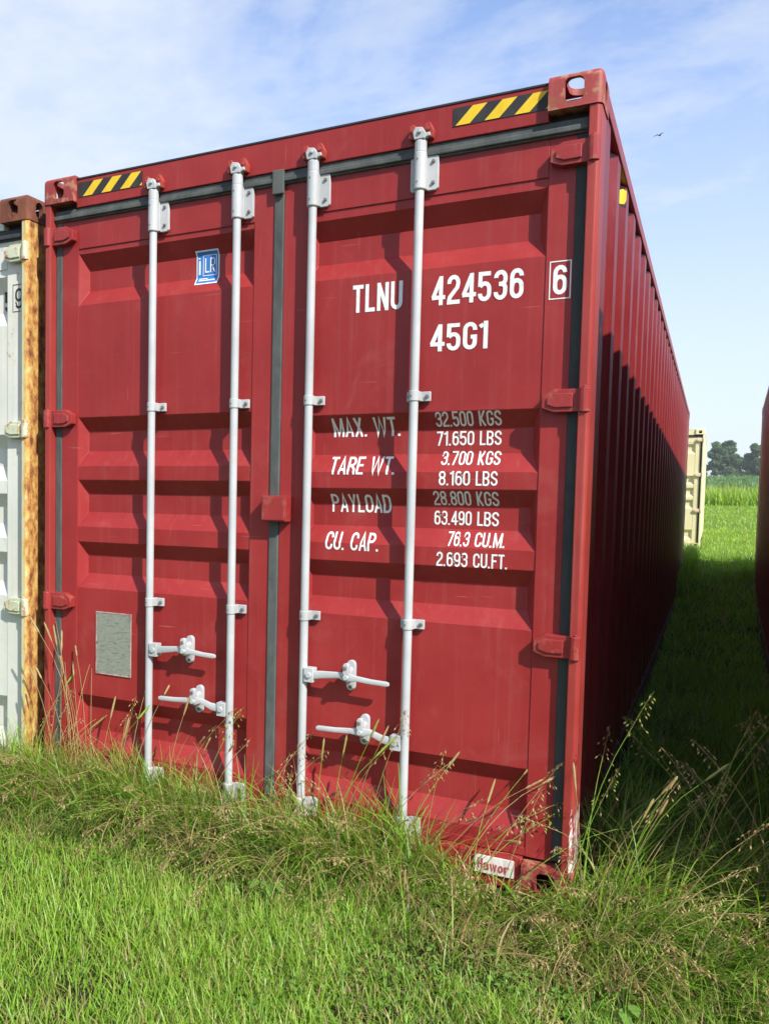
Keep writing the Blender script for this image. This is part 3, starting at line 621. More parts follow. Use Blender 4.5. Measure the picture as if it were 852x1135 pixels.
def text_part(parent, body, x0, z0, hgt, x1=None, weight=.145, mat=None, off=.0014, fx=(), ymap=None, tilt=0.0):
    gap = .085 if weight > .13 else .062; x = 0; strokes = []
    for ch in body:
        w, S = glyph(ch, weight)
        for p, c in S: strokes.append(([(x + a, b) for a, b in p], c))
        x += w + gap
    x -= gap; sx = (x1 - x0) / x if x1 else hgt
    bm = bmesh.new(); lay = bm.verts.layers.int.new('k')
    for si, (p, c) in enumerate(strokes):
        l, r, n = pen(p, weight, c)
        vl = [bm.verts.new((x0 + a.x * sx, 0, z0 + a.y * hgt + tilt * a.x * sx)) for a in l]; vr = [bm.verts.new((x0 + a.x * sx, 0, z0 + a.y * hgt + tilt * a.x * sx)) for a in r]
        for v in vl + vr: v[lay] = si % 4
        for i in range(n if c else n - 1): bm.faces.new((vl[i], vr[i], vr[(i + 1) % n], vl[(i + 1) % n]))
    if ymap is None:
        for z, d in PROFS[0 if x0 < 1.21 else 1]:
            bmesh.ops.bisect_plane(bm, geom=bm.verts[:] + bm.edges[:] + bm.faces[:], plane_co=(0, 0, z), plane_no=(0, 0, 1))
    for f in bm.faces:                                  # crossing pen strokes lie a hair above one another
        k = max(v[lay] for v in f.verts)
        for v in f.verts: v[lay] = k
    for v in bm.verts: v.co.y = (surf_y(v.co.x, v.co.z, 1, fx) if ymap is None else ymap(v.co.x, v.co.z)) - off - .00022 * v[lay]
    for f in bm.faces:
        f.normal_update()
        if f.normal.y > 0: f.normal_flip()
    me = bpy.data.meshes.new('lettering'); bm.to_mesh(me); bm.free(); me.materials.append(mat or M['letter'])
    o = bpy.data.objects.new('lettering', me); C.objects.link(o); o.parent = parent; return o
def clip_poly(poly, x0, x1):
    for lim, keep in ((x0, 1), (x1, -1)):
        out = []
        for a, b in zip(poly, poly[1:] + poly[:1]):
            ia, ib = keep * (a[0] - lim) >= 0, keep * (b[0] - lim) >= 0
            if ia: out.append(a)
            if ia != ib:
                t = (lim - a[0]) / (b[0] - a[0]); out.append((lim, a[1] + t * (b[1] - a[1])))
        poly = out
        if not poly: break
    return poly
def hazard(parent, x0, x1, z0, z1, y, start, period=.105, wid=.052, lean=.062):
    b = MB(); b.add([(x0, y, z0), (x1, y, z0), (x1, y, z1), (x0, y, z1)], [(0, 1, 2, 3)], 0)
    x = start
    while x < x1:
        p = clip_poly([(x, z0 + .002), (x + wid, z0 + .002), (x + wid + lean, z1 - .002), (x + lean, z1 - .002)], x0 + .001, x1 - .001)
        if len(p) > 2: b.add([(a, y - .0012, c) for a, c in p], [tuple(range(len(p)))], 1)
        x += period
    return b.build('hazard_stripe', [M['hblack'], M['yellow']], parent)

# ------------------------------------------------------------------ the red container
RC = empty('shipping_container', (0, 0, 0), 0, 'tall red shipping container with four white locking bars and white TLNU lettering', 'shipping container', 'shipping containers standing in the grass')
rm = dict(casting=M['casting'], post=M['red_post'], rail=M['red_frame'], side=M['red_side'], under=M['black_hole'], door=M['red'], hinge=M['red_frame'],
          gasket=M['rubber'], gasket_c=M['rubber_grey'], zinc=M['zinc'], lip=M['hblack'], dark=M['black_hole'])  # right side gasket: post shadow is put into the darker rubber
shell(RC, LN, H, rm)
hd = header(RC, rm, H)
dl = door(RC, 0, rm); dr = door(RC, 1, rm)
for x, both, hdl in ((.618, False, (1, .745, .818, .974, .760)), (1.036, False, (-1, .523, .871, .686, .546)),
                     (1.378, False, (1, .718, 1.577, 1.750, .730)), (1.812, True, (-1, .494, 1.640, 1.450, .520))):
    locking_bar(RC, x, rm, both, 1.0, hdl); keeper(RC, x, None)
b = MB(); b.box(1.178, 1.292, YD - .052, YD - .002, 1.333, 1.440); b.box(1.183, 1.287, YD - .056, YD - .0515, 1.338, 1.435)
b.build('lock_box', M['red_frame'], dr, bevel=.006)
TX = 1.02
text_part(dr, 'TLNU', 1.540, 2.161, .107, 1.743); text_part(dr, '424536', 1.858, 2.161, .107, 2.192)
text_part(dr, '45G1', 1.857, 1.990, .100, 2.074)
st = ((2.264, 2.40),)
text_part(dr, '6', 2.293, 2.160, .102, 2.340, fx=st)
b = MB(); bx0, bx1, bz0, bz1, q = 2.280, 2.353, 2.144, 2.277, .004; y = YD - .0016
for r in ((bx0, bx1, bz0, bz0 + q), (bx0, bx1, bz1 - q, bz1), (bx0, bx0 + q, bz0 + q, bz1 - q), (bx1 - q, bx1, bz0 + q, bz1 - q)):
    b.add([(r[0], y, r[2]), (r[1], y, r[2]), (r[1], y, r[3]), (r[0], y, r[3])], [(0, 1, 2, 3)])
b.build('check_digit_frame', M['letter'], dr)
for t, z, x1 in (('MAX. WT.', 1.680, 1.738), ('TARE WT.', 1.528, 1.730), ('PAYLOAD', 1.378, 1.706), ('CU. CAP.', 1.226, 1.672)):
    text_part(dr, t, 1.455 if t[0] != 'C' else 1.445, z, .072, x1, weight=.125)
for (a, u), z in zip((('32.500', 'KGS'), ('71.650', 'LBS'), ('3.700', 'KGS'), ('8.160', 'LBS'), ('28.800', 'KGS'), ('63.490', 'LBS'), ('76.3', 'CU.M.'), ('2.693', 'CU.FT.')),
                     (1.711, 1.640, 1.565, 1.488, 1.413, 1.338, 1.260, 1.183)):
    wn_ = {6: .143, 5: .118, 4: .082}[len(a)]
    text_part(dr, a, 2.022 - wn_, z, .054, 2.022, weight=.125)
    text_part(dr, u, 2.043, z, .053, 2.043 + {'KGS': .082, 'LBS': .080, 'CU.M.': .112, 'CU.FT.': .126}[u], weight=.125)
hazard(hd, .186, .545, 2.796, 2.862, YD - .0222, .215); hazard(hd, 1.925, 2.262, 2.796, 2.862, YD - .0222, 1.935)
# hazard patch on a ridge of the side wall, below the roof rail
b = MB()
def slope(t, o): return (W - .044 + .036 * t + o * .93, .925 + .090 * t - o * .37)
P3 = lambda t, z, o: (*slope(t, o), z)
b.add([P3(.12, 2.728, .001), P3(.97, 2.728, .001), P3(.97, 2.806, .001), P3(.12, 2.806, .001)], [(0, 1, 2, 3)], 0)
b.add([P3(.14, 2.742, .002), P3(.40, 2.734, .002), P3(.80, 2.742, .002), P3(.95, 2.760, .002), P3(.95, 2.802, .002), P3(.55, 2.802, .002), P3(.14, 2.786, .002)], [tuple(range(7))], 1)
b.build('hazard_stripe', [M['hblack'], M['yellow']], RC)
# class sticker, following the corrugation
def sheet_on(parent, name, x0, x1, z0, z1, off, mats, bow=0.0, nx_=6, nz_=14):
    b = MB(); vs = []
    for j in range(nz_ + 1):
        z = z0 + (z1 - z0) * j / nz_
        for i_ in range(nx_ + 1):
            x = x0 + (x1 - x0) * i_ / nx_; vs.append((x + bow * math.sin(math.pi * j / nz_), surf_y(x, z) - off, z))
    b.add(vs, [(j * (nx_ + 1) + i_, j * (nx_ + 1) + i_ + 1, (j + 1) * (nx_ + 1) + i_ + 1, (j + 1) * (nx_ + 1) + i_) for j in range(nz_) for i_ in range(nx_)])
    return b.build(name, mats, parent)
def sheet_y(off): return lambda x, z: surf_y(x, z) - off
sx0, sx1, sz0, sz1 = .790, .905, 2.350, 2.496
stk = sheet_on(dl, 'sticker', sx0, sx1, sz0, sz1, .0016, M['sticker_white'])
def patch(pts, off, mat, name, parent):
    me = bpy.data.meshes.new(name); bm = bmesh.new()
    f = bm.faces.new([bm.verts.new((x, 0, z)) for x, z in pts])
    for z, d in PROFS[0 if pts[0][0] < 1.21 else 1]: bmesh.ops.bisect_plane(bm, geom=bm.verts[:] + bm.edges[:] + bm.faces[:], plane_co=(0, 0, z), plane_no=(0, 0, 1))
    for v in bm.verts: v.co.y = surf_y(v.co.x, v.co.z) - off
    bm.to_mesh(me); bm.free(); me.materials.append(mat); o = bpy.data.objects.new(name, me); C.objects.link(o); o.parent = parent; return o
q = .006
def rect(x0, x1, z0, z1): return [(x0, z0), (x1, z0), (x1, z1), (x0, z1)]
# (the sticker's parts would be a fourth level, so its print hangs on the door beside it)
patch(rect(sx0 + q, sx1 - q, sz0 + q, sz1 - q), .0030, M['blue'], 'sticker_print', dl)
for r in (rect(.824, .893, 2.474, 2.477), rect(.824, .893, 2.388, 2.391), rect(.824, .827, 2.391, 2.474), rect(.890, .893, 2.391, 2.474),
          rect(.834, .840, 2.402, 2.464), rect(.840, .856, 2.402, 2.408), rect(.860, .865, 2.402, 2.464), rect(.865, .880, 2.459, 2.464), rect(.865, .880, 2.430, 2.435),
          rect(.880, .885, 2.435, 2.459), [(.868, 2.430), (.880, 2.402), (.886, 2.402), (.874, 2.430)], rect(.802, .810, 2.462, 2.468)):
    patch(r, .0044, M['sticker_white'], 'sticker_print', dl)
for r in (rect(.803, .812, 2.395, 2.455), rect(.808, .850, 2.374, 2.378), rect(.808, .888, 2.365, 2.370)):
    patch(r, .0044, M['sticker_white'], 'sticker_print', dl)
b = MB(); b.box(.288, .490, YD - .0005, YD + .0035, .590, .884)
for x in (.295, .483):
    for z in (.598, .737, .876): b.tube([(x, YD, z), (x, YD - .003, z)], .0045, 8, 1)
for z0_, z1_ in ((.590, .594), (.880, .884)): b.box(.288, .490, YD - .0022, YD - .0006, z0_, z1_, 2)
for x0_, x1_ in ((.288, .292), (.486, .490)): b.box(x0_, x1_, YD - .0022, YD - .0006, .5942, .8798, 2)
dp = b.build('data_plate', [M['plate'], M['bolt'], M['plate_rim']], dl)
# paper tag on the sill, hand lettered in red
tagroot = MB(); tagroot.box(2.096, 2.236, .002, .0115, .055, .118); tg = tagroot.build('sill_tag', M['tagwhite'], RC)
text_part(tg, 'Hawor', 2.106, .070, .040, 2.222, weight=.15, mat=M['tagred'], off=0, tilt=-.03, ymap=lambda x, z: .0005)

# ------------------------------------------------------------------ neighbours
WC = empty('shipping_container', (-W - .098, 0.0, -.045), 0, 'white shipping container with rust streaked orange corner post, left of the red doors', 'shipping container', 'shipping containers standing in the grass')
wm = dict(post_side=M['rust_side'], casting=M['rust_dark'], post=M['rust_orange'], rail=M['rust_side'], side=M['rust_side'], under=M['black_hole'], door=M['white'], hinge=M['white_frame'],
          gasket=M['white_frame'], gasket_c=M['rubber'], zinc=M['zinc'], lip=M['rust_dark'], dark=M['black_hole'])
shell(WC, LN, H, wm); header(WC, wm, H); wl = door(WC, 0, wm); wr = door(WC, 1, wm)
for x in (.632, 1.046, 1.386, 1.818): locking_bar(WC, x, wm, False)
for x in (.632, 1.046, 1.386, 1.818): keeper(WC, x, M['rust_dark'])
text_part(wr, '9', 2.318, 2.375, .098, 2.365, mat=M['hblack'], fx=((2.264, 2.40),), weight=.11)
text_part(wr, '5', 2.205, 2.375, .098, 2.256, mat=M['hblack'])
b = MB(); bx0, bx1, bz0, bz1, q = 2.302, 2.377, 2.360, 2.492, .003; y = YD - .0016
for r in ((bx0, bx1, bz0, bz0 + q), (bx0, bx1, bz1 - q, bz1), (bx0, bx0 + q, bz0 + q, bz1 - q), (bx1 - q, bx1, bz0 + q, bz1 - q)):
    b.add([(r[0], y, r[2]), (r[1], y, r[2]), (r[1], y, r[3]), (r[0], y, r[3])], [(0, 1, 2, 3)])
b.build('check_digit_frame', M['hblack'], wr)

DC = empty('shipping_container', (3.16, -.30, 0), -RAD(1.2), 'darker red container at the right edge, across the shaded grass alley', 'shipping container', 'shipping containers standing in the grass')
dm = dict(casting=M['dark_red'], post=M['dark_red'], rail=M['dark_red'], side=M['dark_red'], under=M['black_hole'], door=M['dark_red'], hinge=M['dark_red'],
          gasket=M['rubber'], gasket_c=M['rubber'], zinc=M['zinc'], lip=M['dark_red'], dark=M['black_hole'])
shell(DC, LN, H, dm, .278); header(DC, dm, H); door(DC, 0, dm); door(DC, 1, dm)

HC = 2.591; KC = HC / H
CC = empty('shipping_container', (2.612 - W, 17.9, .475), 0, 'pale cream container standing beyond the far end of the alley', 'shipping container', 'shipping containers standing in the grass')
cm = dict(casting=M['creme'], post=M['creme'], rail=M['creme'], side=M['creme'], under=M['black_hole'], door=M['creme'], hinge=M['creme_post'],
          gasket=M['rubber'], gasket_c=M['rubber'], zinc=M['zinc'], lip=M['creme'], dark=M['black_hole'])
shell(CC, 6.058, HC, cm, .278); header(CC, cm, HC, KC); door(CC, 0, cm, KC); door(CC, 1, cm, KC)
for x in (.632, 1.046, 1.386, 1.818): locking_bar(CC, x, dict(zinc=M['creme_post']), False, KC)

# ------------------------------------------------------------------ trees on the skyline
def tree(x, y, hgt, rad, seed, label, clumps=70, low=.12):
    rg = np.random.default_rng(seed); z0 = float(ground_h(x, y)) - .2
    root = empty('tree', (x, y, z0), 0, label, 'tree', 'trees on the skyline')
    b = MB(); top = hgt * .75
    b.tube([(0, 0, 0), (.08, .05, hgt * .2), (-.05, .1, hgt * .45), (.05, 0, top)], [hgt * .028, hgt * .022, hgt * .014, .03], 8)
    for k in range(9):
        a = rg.uniform(0, 6.28); z = hgt * rg.uniform(.22, .6); r = rad * rg.uniform(.5, .85)
        b.tube([(0, 0, z), (math.cos(a) * r * .5, math.sin(a) * r * .5, z + r * .35), (math.cos(a) * r, math.sin(a) * r, z + r * .8)], [hgt * .010, hgt * .007, .02], 6)
    b.build('trunk', M['bark'], root, smooth=60)
    cen = []
    for k in range(clumps):
        t = rg.uniform(low, .96); prof = math.sin(min(1, (t - low + .12) / .45) * math.pi / 2) * math.sqrt(max(.03, 1 - max(0, (t - .5) / .5) ** 2))
        a = rg.uniform(0, 6.28); r = rad * prof * math.sqrt(rg.uniform(.1, 1)) * rg.uniform(.8, 1.12)
        cen.append((math.cos(a) * r, math.sin(a) * r, hgt * t, rad * rg.uniform(.16, .34), rg.uniform(-.2, .2)))
    V = []; T = []
    for cx, cy, cz, cr, tn in cen:
        n = int(260 * (cr / (rad * .25)) ** 2)
        d = rg.normal(size=(n, 3)); d /= np.linalg.norm(d, axis=1)[:, None]; d *= (cr * rg.uniform(.3, 1.08, n) ** .6)[:, None]; d[:, 2] *= .8
        p = d + np.array([cx, cy, cz]); s = rg.uniform(.10, .24, n)
        u = rg.normal(size=(n, 3)); u /= np.linalg.norm(u, axis=1)[:, None]; w = np.cross(u, rg.normal(size=(n, 3))); w /= np.linalg.norm(w, axis=1)[:, None]
        u *= s[:, None]; w *= (s * .7)[:, None]
        V.append(np.stack([p - u, p - w, p + u, p + w], 1).reshape(-1, 3)); T.append(np.clip(.5 + tn + rg.normal(0, .22, n), 0, 1))
    V = np.concatenate(V); T = np.concatenate(T)
    np_mesh('crown', V, np.arange(len(V)).reshape(-1, 4), M['tree_leaf'], T, parent=root)
    return root
tree(4.5, 213, 9.5, 3.0, 3, 'round leafy tree on the skyline, middle of the gap between containers')
tree(11.3, 216, 9.2, 3.0, 8, 'spreading leafy tree on the skyline, partly behind the dark right container')
tree(-5.2, 222, 9.6, 3.0, 12, 'leafy skyline tree showing just right of the cream container')
tree(8.3, 235, 6.6, 2.6, 21, 'low bushy tree filling the dip between two taller skyline trees', 50, .06)
tree(-.6, 238, 5.4, 2.2, 25, 'small low tree on the skyline left of the round leafy tree', 44, .06)

# small bird high in the sky
p = Vector((.69, 29.8, 13.95)); bd = empty('bird', p, RAD(60), 'tiny dark bird flying high in the blue sky', 'bird')
bd.scale = (.42, .42, .42)
b = MB(); b.tube([(-.16, 0, 0), (-.11, 0, .005), (0, 0, 0), (.10, 0, .01), (.15, 0, .02), (.19, 0, .015)], [.02, .035, .05, .04, .03, .004], 8)
b.prism_xy([(-.30, .045), (-.14, .012), (-.14, -.012), (-.30, -.045)], -.006, .006); b.build('body', M['black_hole'], bd, smooth=60)
for s in (-1, 1):
    b = MB(); b.add([(-.07, s * .03, .01), (.08, s * .03, .02), (.03, s * .22, .10), (-.08, s * .22, .09), (-.10, s * .46, .05), (-.04, s * .42, .06)], [(0, 1, 2, 3), (3, 2, 5, 4)]); w_ = b.build('wing', M['black_hole'], bd)
    w_.modifiers.new('thick', 'SOLIDIFY').thickness = .012

# ------------------------------------------------------------------ grass
rng = np.random.default_rng(7)
def blades(P, L_, w, lean, curve, az, tint, S=4, tip=.12):
    n = len(P); t = np.linspace(0, 1, S + 1)
    pos = np.zeros((n, S + 1, 3)); pos[:, 0] = P; ca, sa = np.cos(az), np.sin(az)
    for i_ in range(1, S + 1):
        ang = lean + curve * (t[i_] - .5 / S) ** 1.3
        st_ = (L_ / S)
        pos[:, i_, 0] = pos[:, i_ - 1, 0] + st_ * np.sin(ang) * ca
        pos[:, i_, 1] = pos[:, i_ - 1, 1] + st_ * np.sin(ang) * sa
        pos[:, i_, 2] = pos[:, i_ - 1, 2] + st_ * np.cos(ang)
    tw = az + np.pi / 2 + rng.uniform(-.7, .7, n)
    side = np.stack([np.cos(tw), np.sin(tw), np.zeros(n)], 1)
    wt = np.array([.75, 1, .9, .6, tip]) if S == 4 else np.interp(t, [0, .3, .6, 1], [.8, 1, .75, tip])
    V = np.empty((n, S + 1, 2, 3))
    V[:, :, 0] = pos - side[:, None] * (w[:, None] * wt[None])[..., None] / 2; V[:, :, 1] = pos + side[:, None] * (w[:, None] * wt[None])[..., None] / 2
    base = np.arange(n)[:, None] * (2 * (S + 1)) + np.arange(S)[None] * 2
    Q = np.stack([base, base + 1, base + 3, base + 2], -1).reshape(-1, 4)
    T = np.clip(np.repeat(tint, S) + np.tile(np.linspace(-.03, .04, S), n), 0, 1)
    return V.reshape(-1, 3), Q, T
class Grass:
    def __init__(s): s.V = []; s.Q = []; s.T = []; s.n = 0
    def add(s, V, Q, T): s.V.append(V); s.Q.append(Q + s.n); s.T.append(T); s.n += len(V)
    def build(s, name, mat, label=None, cat=None, parent=None, kind='stuff'):
        o = np_mesh(name, np.concatenate(s.V), np.concatenate(s.Q), mat, np.concatenate(s.T), parent=parent)
        if label: tag(o, label, cat, kind=kind)
        return o
def boxes_free(x, y, pad=.0):
    ok = ~((x > -pad) & (x < W + pad) & (y > -pad + .01) & (y < LN + pad))
    ok &= ~((x > -.098 - W - pad) & (x < -.098 + pad) & (y > 0.01 - pad) & (y < LN))
    xr = x - (3.16 + (y + .3) * .021); ok &= ~((xr > -pad) & (xr < W) & (y > -.3) & (y < 11.9))
    ok &= ~((x > .17) & (x < 2.62) & (y > 17.9) & (y < 24))
    return ok
def patchiness(x, y, f=1.0, ph=0):
    return (np.sin(x * 5.1 * f + 1.3 + ph) * np.sin(y * 6.3 * f + .4 + ph) + .6 * np.sin(x * 11.3 * f + y * 7.7 * f + ph) + .5 * np.sin(x * 2.3 * f - y * 3.9 * f + 2 + ph)) / 2.1
def scatter(n, x0, x1, y0, y1):
    x = rng.uniform(x0, x1, n); y = rng.uniform(y0, y1, n); k = boxes_free(x, y, .005); return x[k], y[k]
def field(gr, n, x0, x1, y0, y1, L_, w, lean, curve, tint, tsd=.09, dry=0.0, S=4, bias=None, patch=.25):
    x, y = scatter(n, x0, x1, y0, y1); pz = patchiness(x, y); keep = rng.uniform(0, 1, len(x)) < .75 + patch * pz; x, y, pz = x[keep], y[keep], pz[keep]; n = len(x)
    l = rng.uniform(*L_, n) * (1 + .22 * pz); ww = rng.uniform(*w, n)
    tn = np.clip(rng.normal(tint, tsd, n) + .06 * pz, 0, .62)
    isdry = rng.uniform(0, 1, n) < dry * (1 - .5 * pz); tn[isdry] = rng.uniform(.64, .98, isdry.sum())
    l *= 1 - .62 * np.exp(-((x - 2.22) / .26) ** 4) * (y > -.75) * (y < .0)
    az = rng.uniform(-np.pi, np.pi, n)
    if bias is not None:
        k = rng.uniform(0, 1, n) < bias[1]; az[k] = rng.normal(bias[0], .6, k.sum())
    gr.add(*blades(np.stack([x, y, ground_h(x, y) - .005], 1), l, ww, np.abs(rng.normal(lean[0], lean[1], n)), rng.uniform(*curve, n), az, tn, S))
G = Grass()
def edge(x): return -.50 - .03 * np.sin(x * 4.1) - .025 * np.sin(x * 9.7 + 1) - .05 * np.exp(-((x - .4) / .3) ** 2)
# mown lawn in front (bright and upright towards the left, dull and thatchy towards the right)
field(G, 44000, -1.0, 1.95, -2.3, -.40, (.035, .105), (.0024, .0050), (.28, .22), (.1, 1.3), .54, .06, .05, patch=.22)
field(G, 22000, -1.0, 1.95, -2.3, -.40, (.03, .085), (.0022, .0046), (.75, .35), (.1, 1.5), .48, .09, .10, patch=.3)
field(G, 34000, 1.4, 3.6, -2.0, -.40, (.035, .095), (.0024, .0044), (.38, .25), (.2, 1.3), .47, .08, .18, patch=.1)
field(G, 16000, 1.5, 3.3, -1.5, -.42, (.02, .06), (.0025, .0045), (.7, .35), (.2, 1.2), .42, .10, .25, patch=.1)
field(G, 34000, -1.0, 3.6, -2.3, -.34, (.02, .055), (.0025, .0045), (.6, .35), (.2, 1.2), .36, .12, .10, patch=.2)
field(G, 7000, 1.2, 3.4, -1.6, -.40, (.04, .11), (.0014, .0026), (1.1, .3), (-.2, .6), .4, .1, .97)
field(G, 2500, -1.0, 1.4, -1.9, -.40, (.04, .10), (.0014, .0026), (1.0, .4), (-.2, .6), .4, .1, .9)
field(G, 16000, -5, -1.0, -4.5, 0, (.04, .10), (.005, .009), (.3, .2), (.2, 1.0), .50, .09, .08, S=3)
field(G, 22000, -1.0, 7, -5.5, -2.0, (.04, .10), (.005, .009), (.3, .2), (.2, 1.0), .50, .09, .08, S=3)
field(G, 9000, 3.6, 7, -2.0, -.3, (.04, .10), (.005, .009), (.3, .2), (.2, 1.0), .44, .09, .1, S=3)
# shaded alley between the containers
field(G, 26000, 2.42, 3.45, -.2, 5.0, (.06, .17), (.004, .007), (.4, .25), (.2, 1.2), .33, .09, .06)
field(G, 18000, 2.42, 3.6, 5.0, 14.5, (.06, .16), (.007, .012), (.4, .25), (.2, 1.2), .36, .09, .05, S=3)
field(G, 1500, 2.43, 2.60, 9.8, 13.6, (.18, .42), (.008, .014), (.2, .2), (.3, 1.0), .36, .09, .05)
field(G, 700, 3.15, 3.45, 11.0, 13.6, (.10, .26), (.008, .014), (.2, .2), (.3, 1.0), .36, .09, .05)
# mown field behind
field(G, 26000, -1, 7.5, 12.2, 24, (.05, .13), (.010, .018), (.4, .2), (.2, 1.0), .52, .07, .08, S=3)
field(G, 26000, -3, 10, 24, 41, (.06, .14), (.018, .03), (.4, .2), (.2, 1.0), .54, .06, .08, S=3)
G.build('lawn_grass', M['grass'], 'short mown green grass carpeting the yard and the field', 'grass')
# tall bent grass along the container fronts, in tussocks that lean out over the lawn
G = Grass()
tow = -math.pi / 2
def low_by_tag(x, y): return 1 - .62 * np.exp(-((x - 2.22) / .28) ** 4) * ((y > -.8) & (y < .0))
def tussocks(gr, n, x0, x1, y0, y1, per, L_, w, lean, curve, tint, tsd, dry, az0=tow, azs=.9, rad=.035, S=6):
    tx = rng.uniform(x0, x1, n); ty = rng.uniform(y0, y1, n)
    for cx, cy in zip(tx, ty):
        if not boxes_free(np.array([cx]), np.array([cy]), .012)[0]: continue
        m = int(per * rng.uniform(.5, 1.5)); hgt = rng.uniform(*L_) * float(low_by_tag(cx, cy)); tb = rng.normal(tint, tsd); dd = dry * rng.uniform(.3, 1.7); az_c = rng.normal(az0, azs); ln = lean * rng.uniform(.5, 1.5)
        x = cx + rng.normal(0, rad, m); y = cy + rng.normal(0, rad, m); k = boxes_free(x, y, .006); x, y = x[k], y[k]; m = len(x)
        if m == 0: continue
        az = rng.normal(az_c, .75, m); tn = np.clip(rng.normal(tb, .05, m), 0, .60); d = rng.uniform(0, 1, m) < dd; tn[d] = rng.uniform(.64, .95, d.sum())
        wd = rng.uniform(*w, m); wd[d] *= .75
        gr.add(*blades(np.stack([x, y, ground_h(x, y) - .006], 1), hgt * rng.uniform(.45, 1.15, m), wd, np.abs(rng.normal(ln, .14, m)), rng.uniform(*curve, m), az, tn, S))
tussocks(G, 160, -.9, 2.5, -.30, -.02, 26, (.26, .40), (.0040, .0095), .20, (.3, 1.9), .40, .10, .32, azs=1.3)
tussocks(G, 85, -.2, 2.05, -.13, -.03, 22, (.29, .38), (.0040, .0085), .14, (.3, 1.5), .36, .10, .32, azs=1.0)
tussocks(G, 110, -.9, 2.6, -.40, -.12, 24, (.22, .36), (.0040, .0095), .32, (.7, 2.3), .41, .10, .45, azs=1.1)
tussocks(G, 90, -.9, 2.55, -.50, -.30, 18, (.14, .26), (.0030, .0065), .35, (.5, 1.9), .36, .10, .28, azs=1.3)
tussocks(G, 110, -.8, 2.5, -.34, -.06, 9, (.36, .54), (.007, .0125), .25, (.8, 2.6), .36, .08, .30, azs=.9)
tussocks(G, 40, -.5, 1.9, -.40, -.10, 12, (.30, .44), (.0035, .0060), .25, (.4, 1.8), .45, .06, .9, azs=1.2)
tussocks(G, 60, -.7, .75, -.26, -.02, 22, (.28, .46), (.0018, .0038), .28, (.5, 2.0), .42, .08, .75, azs=1.2)
tussocks(G, 70, 2.42, 3.15, -.50, .45, 26, (.28, .55), (.004, .0090), .28, (.5, 2.0), .36, .09, .25, az0=-.7, azs=.9)
tussocks(G, 45, 2.2, 3.3, -.55, -.22, 22, (.24, .40), (.0030, .0060), .55, (1.0, 2.3), .38, .09, .55, az0=-.9, azs=.6)
tussocks(G, 60, 2.44, 3.2, .4, 3.0, 24, (.20, .48), (.004, .0085), .25, (.4, 1.6), .30, .10, .14, az0=0, azs=2)
tussocks(G, 70, -3.4, -.9, -.42, -.02, 26, (.20, .36), (.004, .0085), .25, (.7, 2.2), .34, .10, .25)
tussocks(G, 50, 3.2, 5.6, -.80, -.33, 24, (.20, .36), (.004, .0085), .25, (.7, 2.0), .34, .10, .2)
# undergrowth and thatch at their feet
field(G, 9000, -1.0, 3.3, -.50, -.01, (.06, .16), (.003, .006), (.4, .3), (.3, 1.6), .30, .11, .22)
field(G, 3000, -.9, 3.2, -.62, -.03, (.14, .34), (.0016, .0032), (1.05, .3), (-.1, .7), .4, .1, .95)
G.build('tall_grass', M['grass'], 'tall bent green and straw coloured grass growing along the container fronts', 'grass')
# rough strip and crop beyond the mown field
G = Grass()
field(G, 16000, -8, 14, 40.5, 46, (.45, .95), (.035, .06), (.15, .12), (.1, .9), .57, .05, .04, S=3, patch=.1)
G.build('verge_grass', M['grass'], 'bright tall unmown grass strip behind the mown field', 'grass')
G = Grass()
field(G, 22000, -14, 22, 47, 84, (.4, .75), (.06, .11), (.3, .2), (.5, 1.6), .5, .18, .0, S=3, patch=.1)
field(G, 14000, -22, 34, 84, 125, (.4, .75), (.10, .16), (.3, .2), (.5, 1.6), .5, .18, .0, S=3, patch=.1)
G.build('crop_field', M['crop'], 'dark green crop rows rising to the skyline', 'crop')

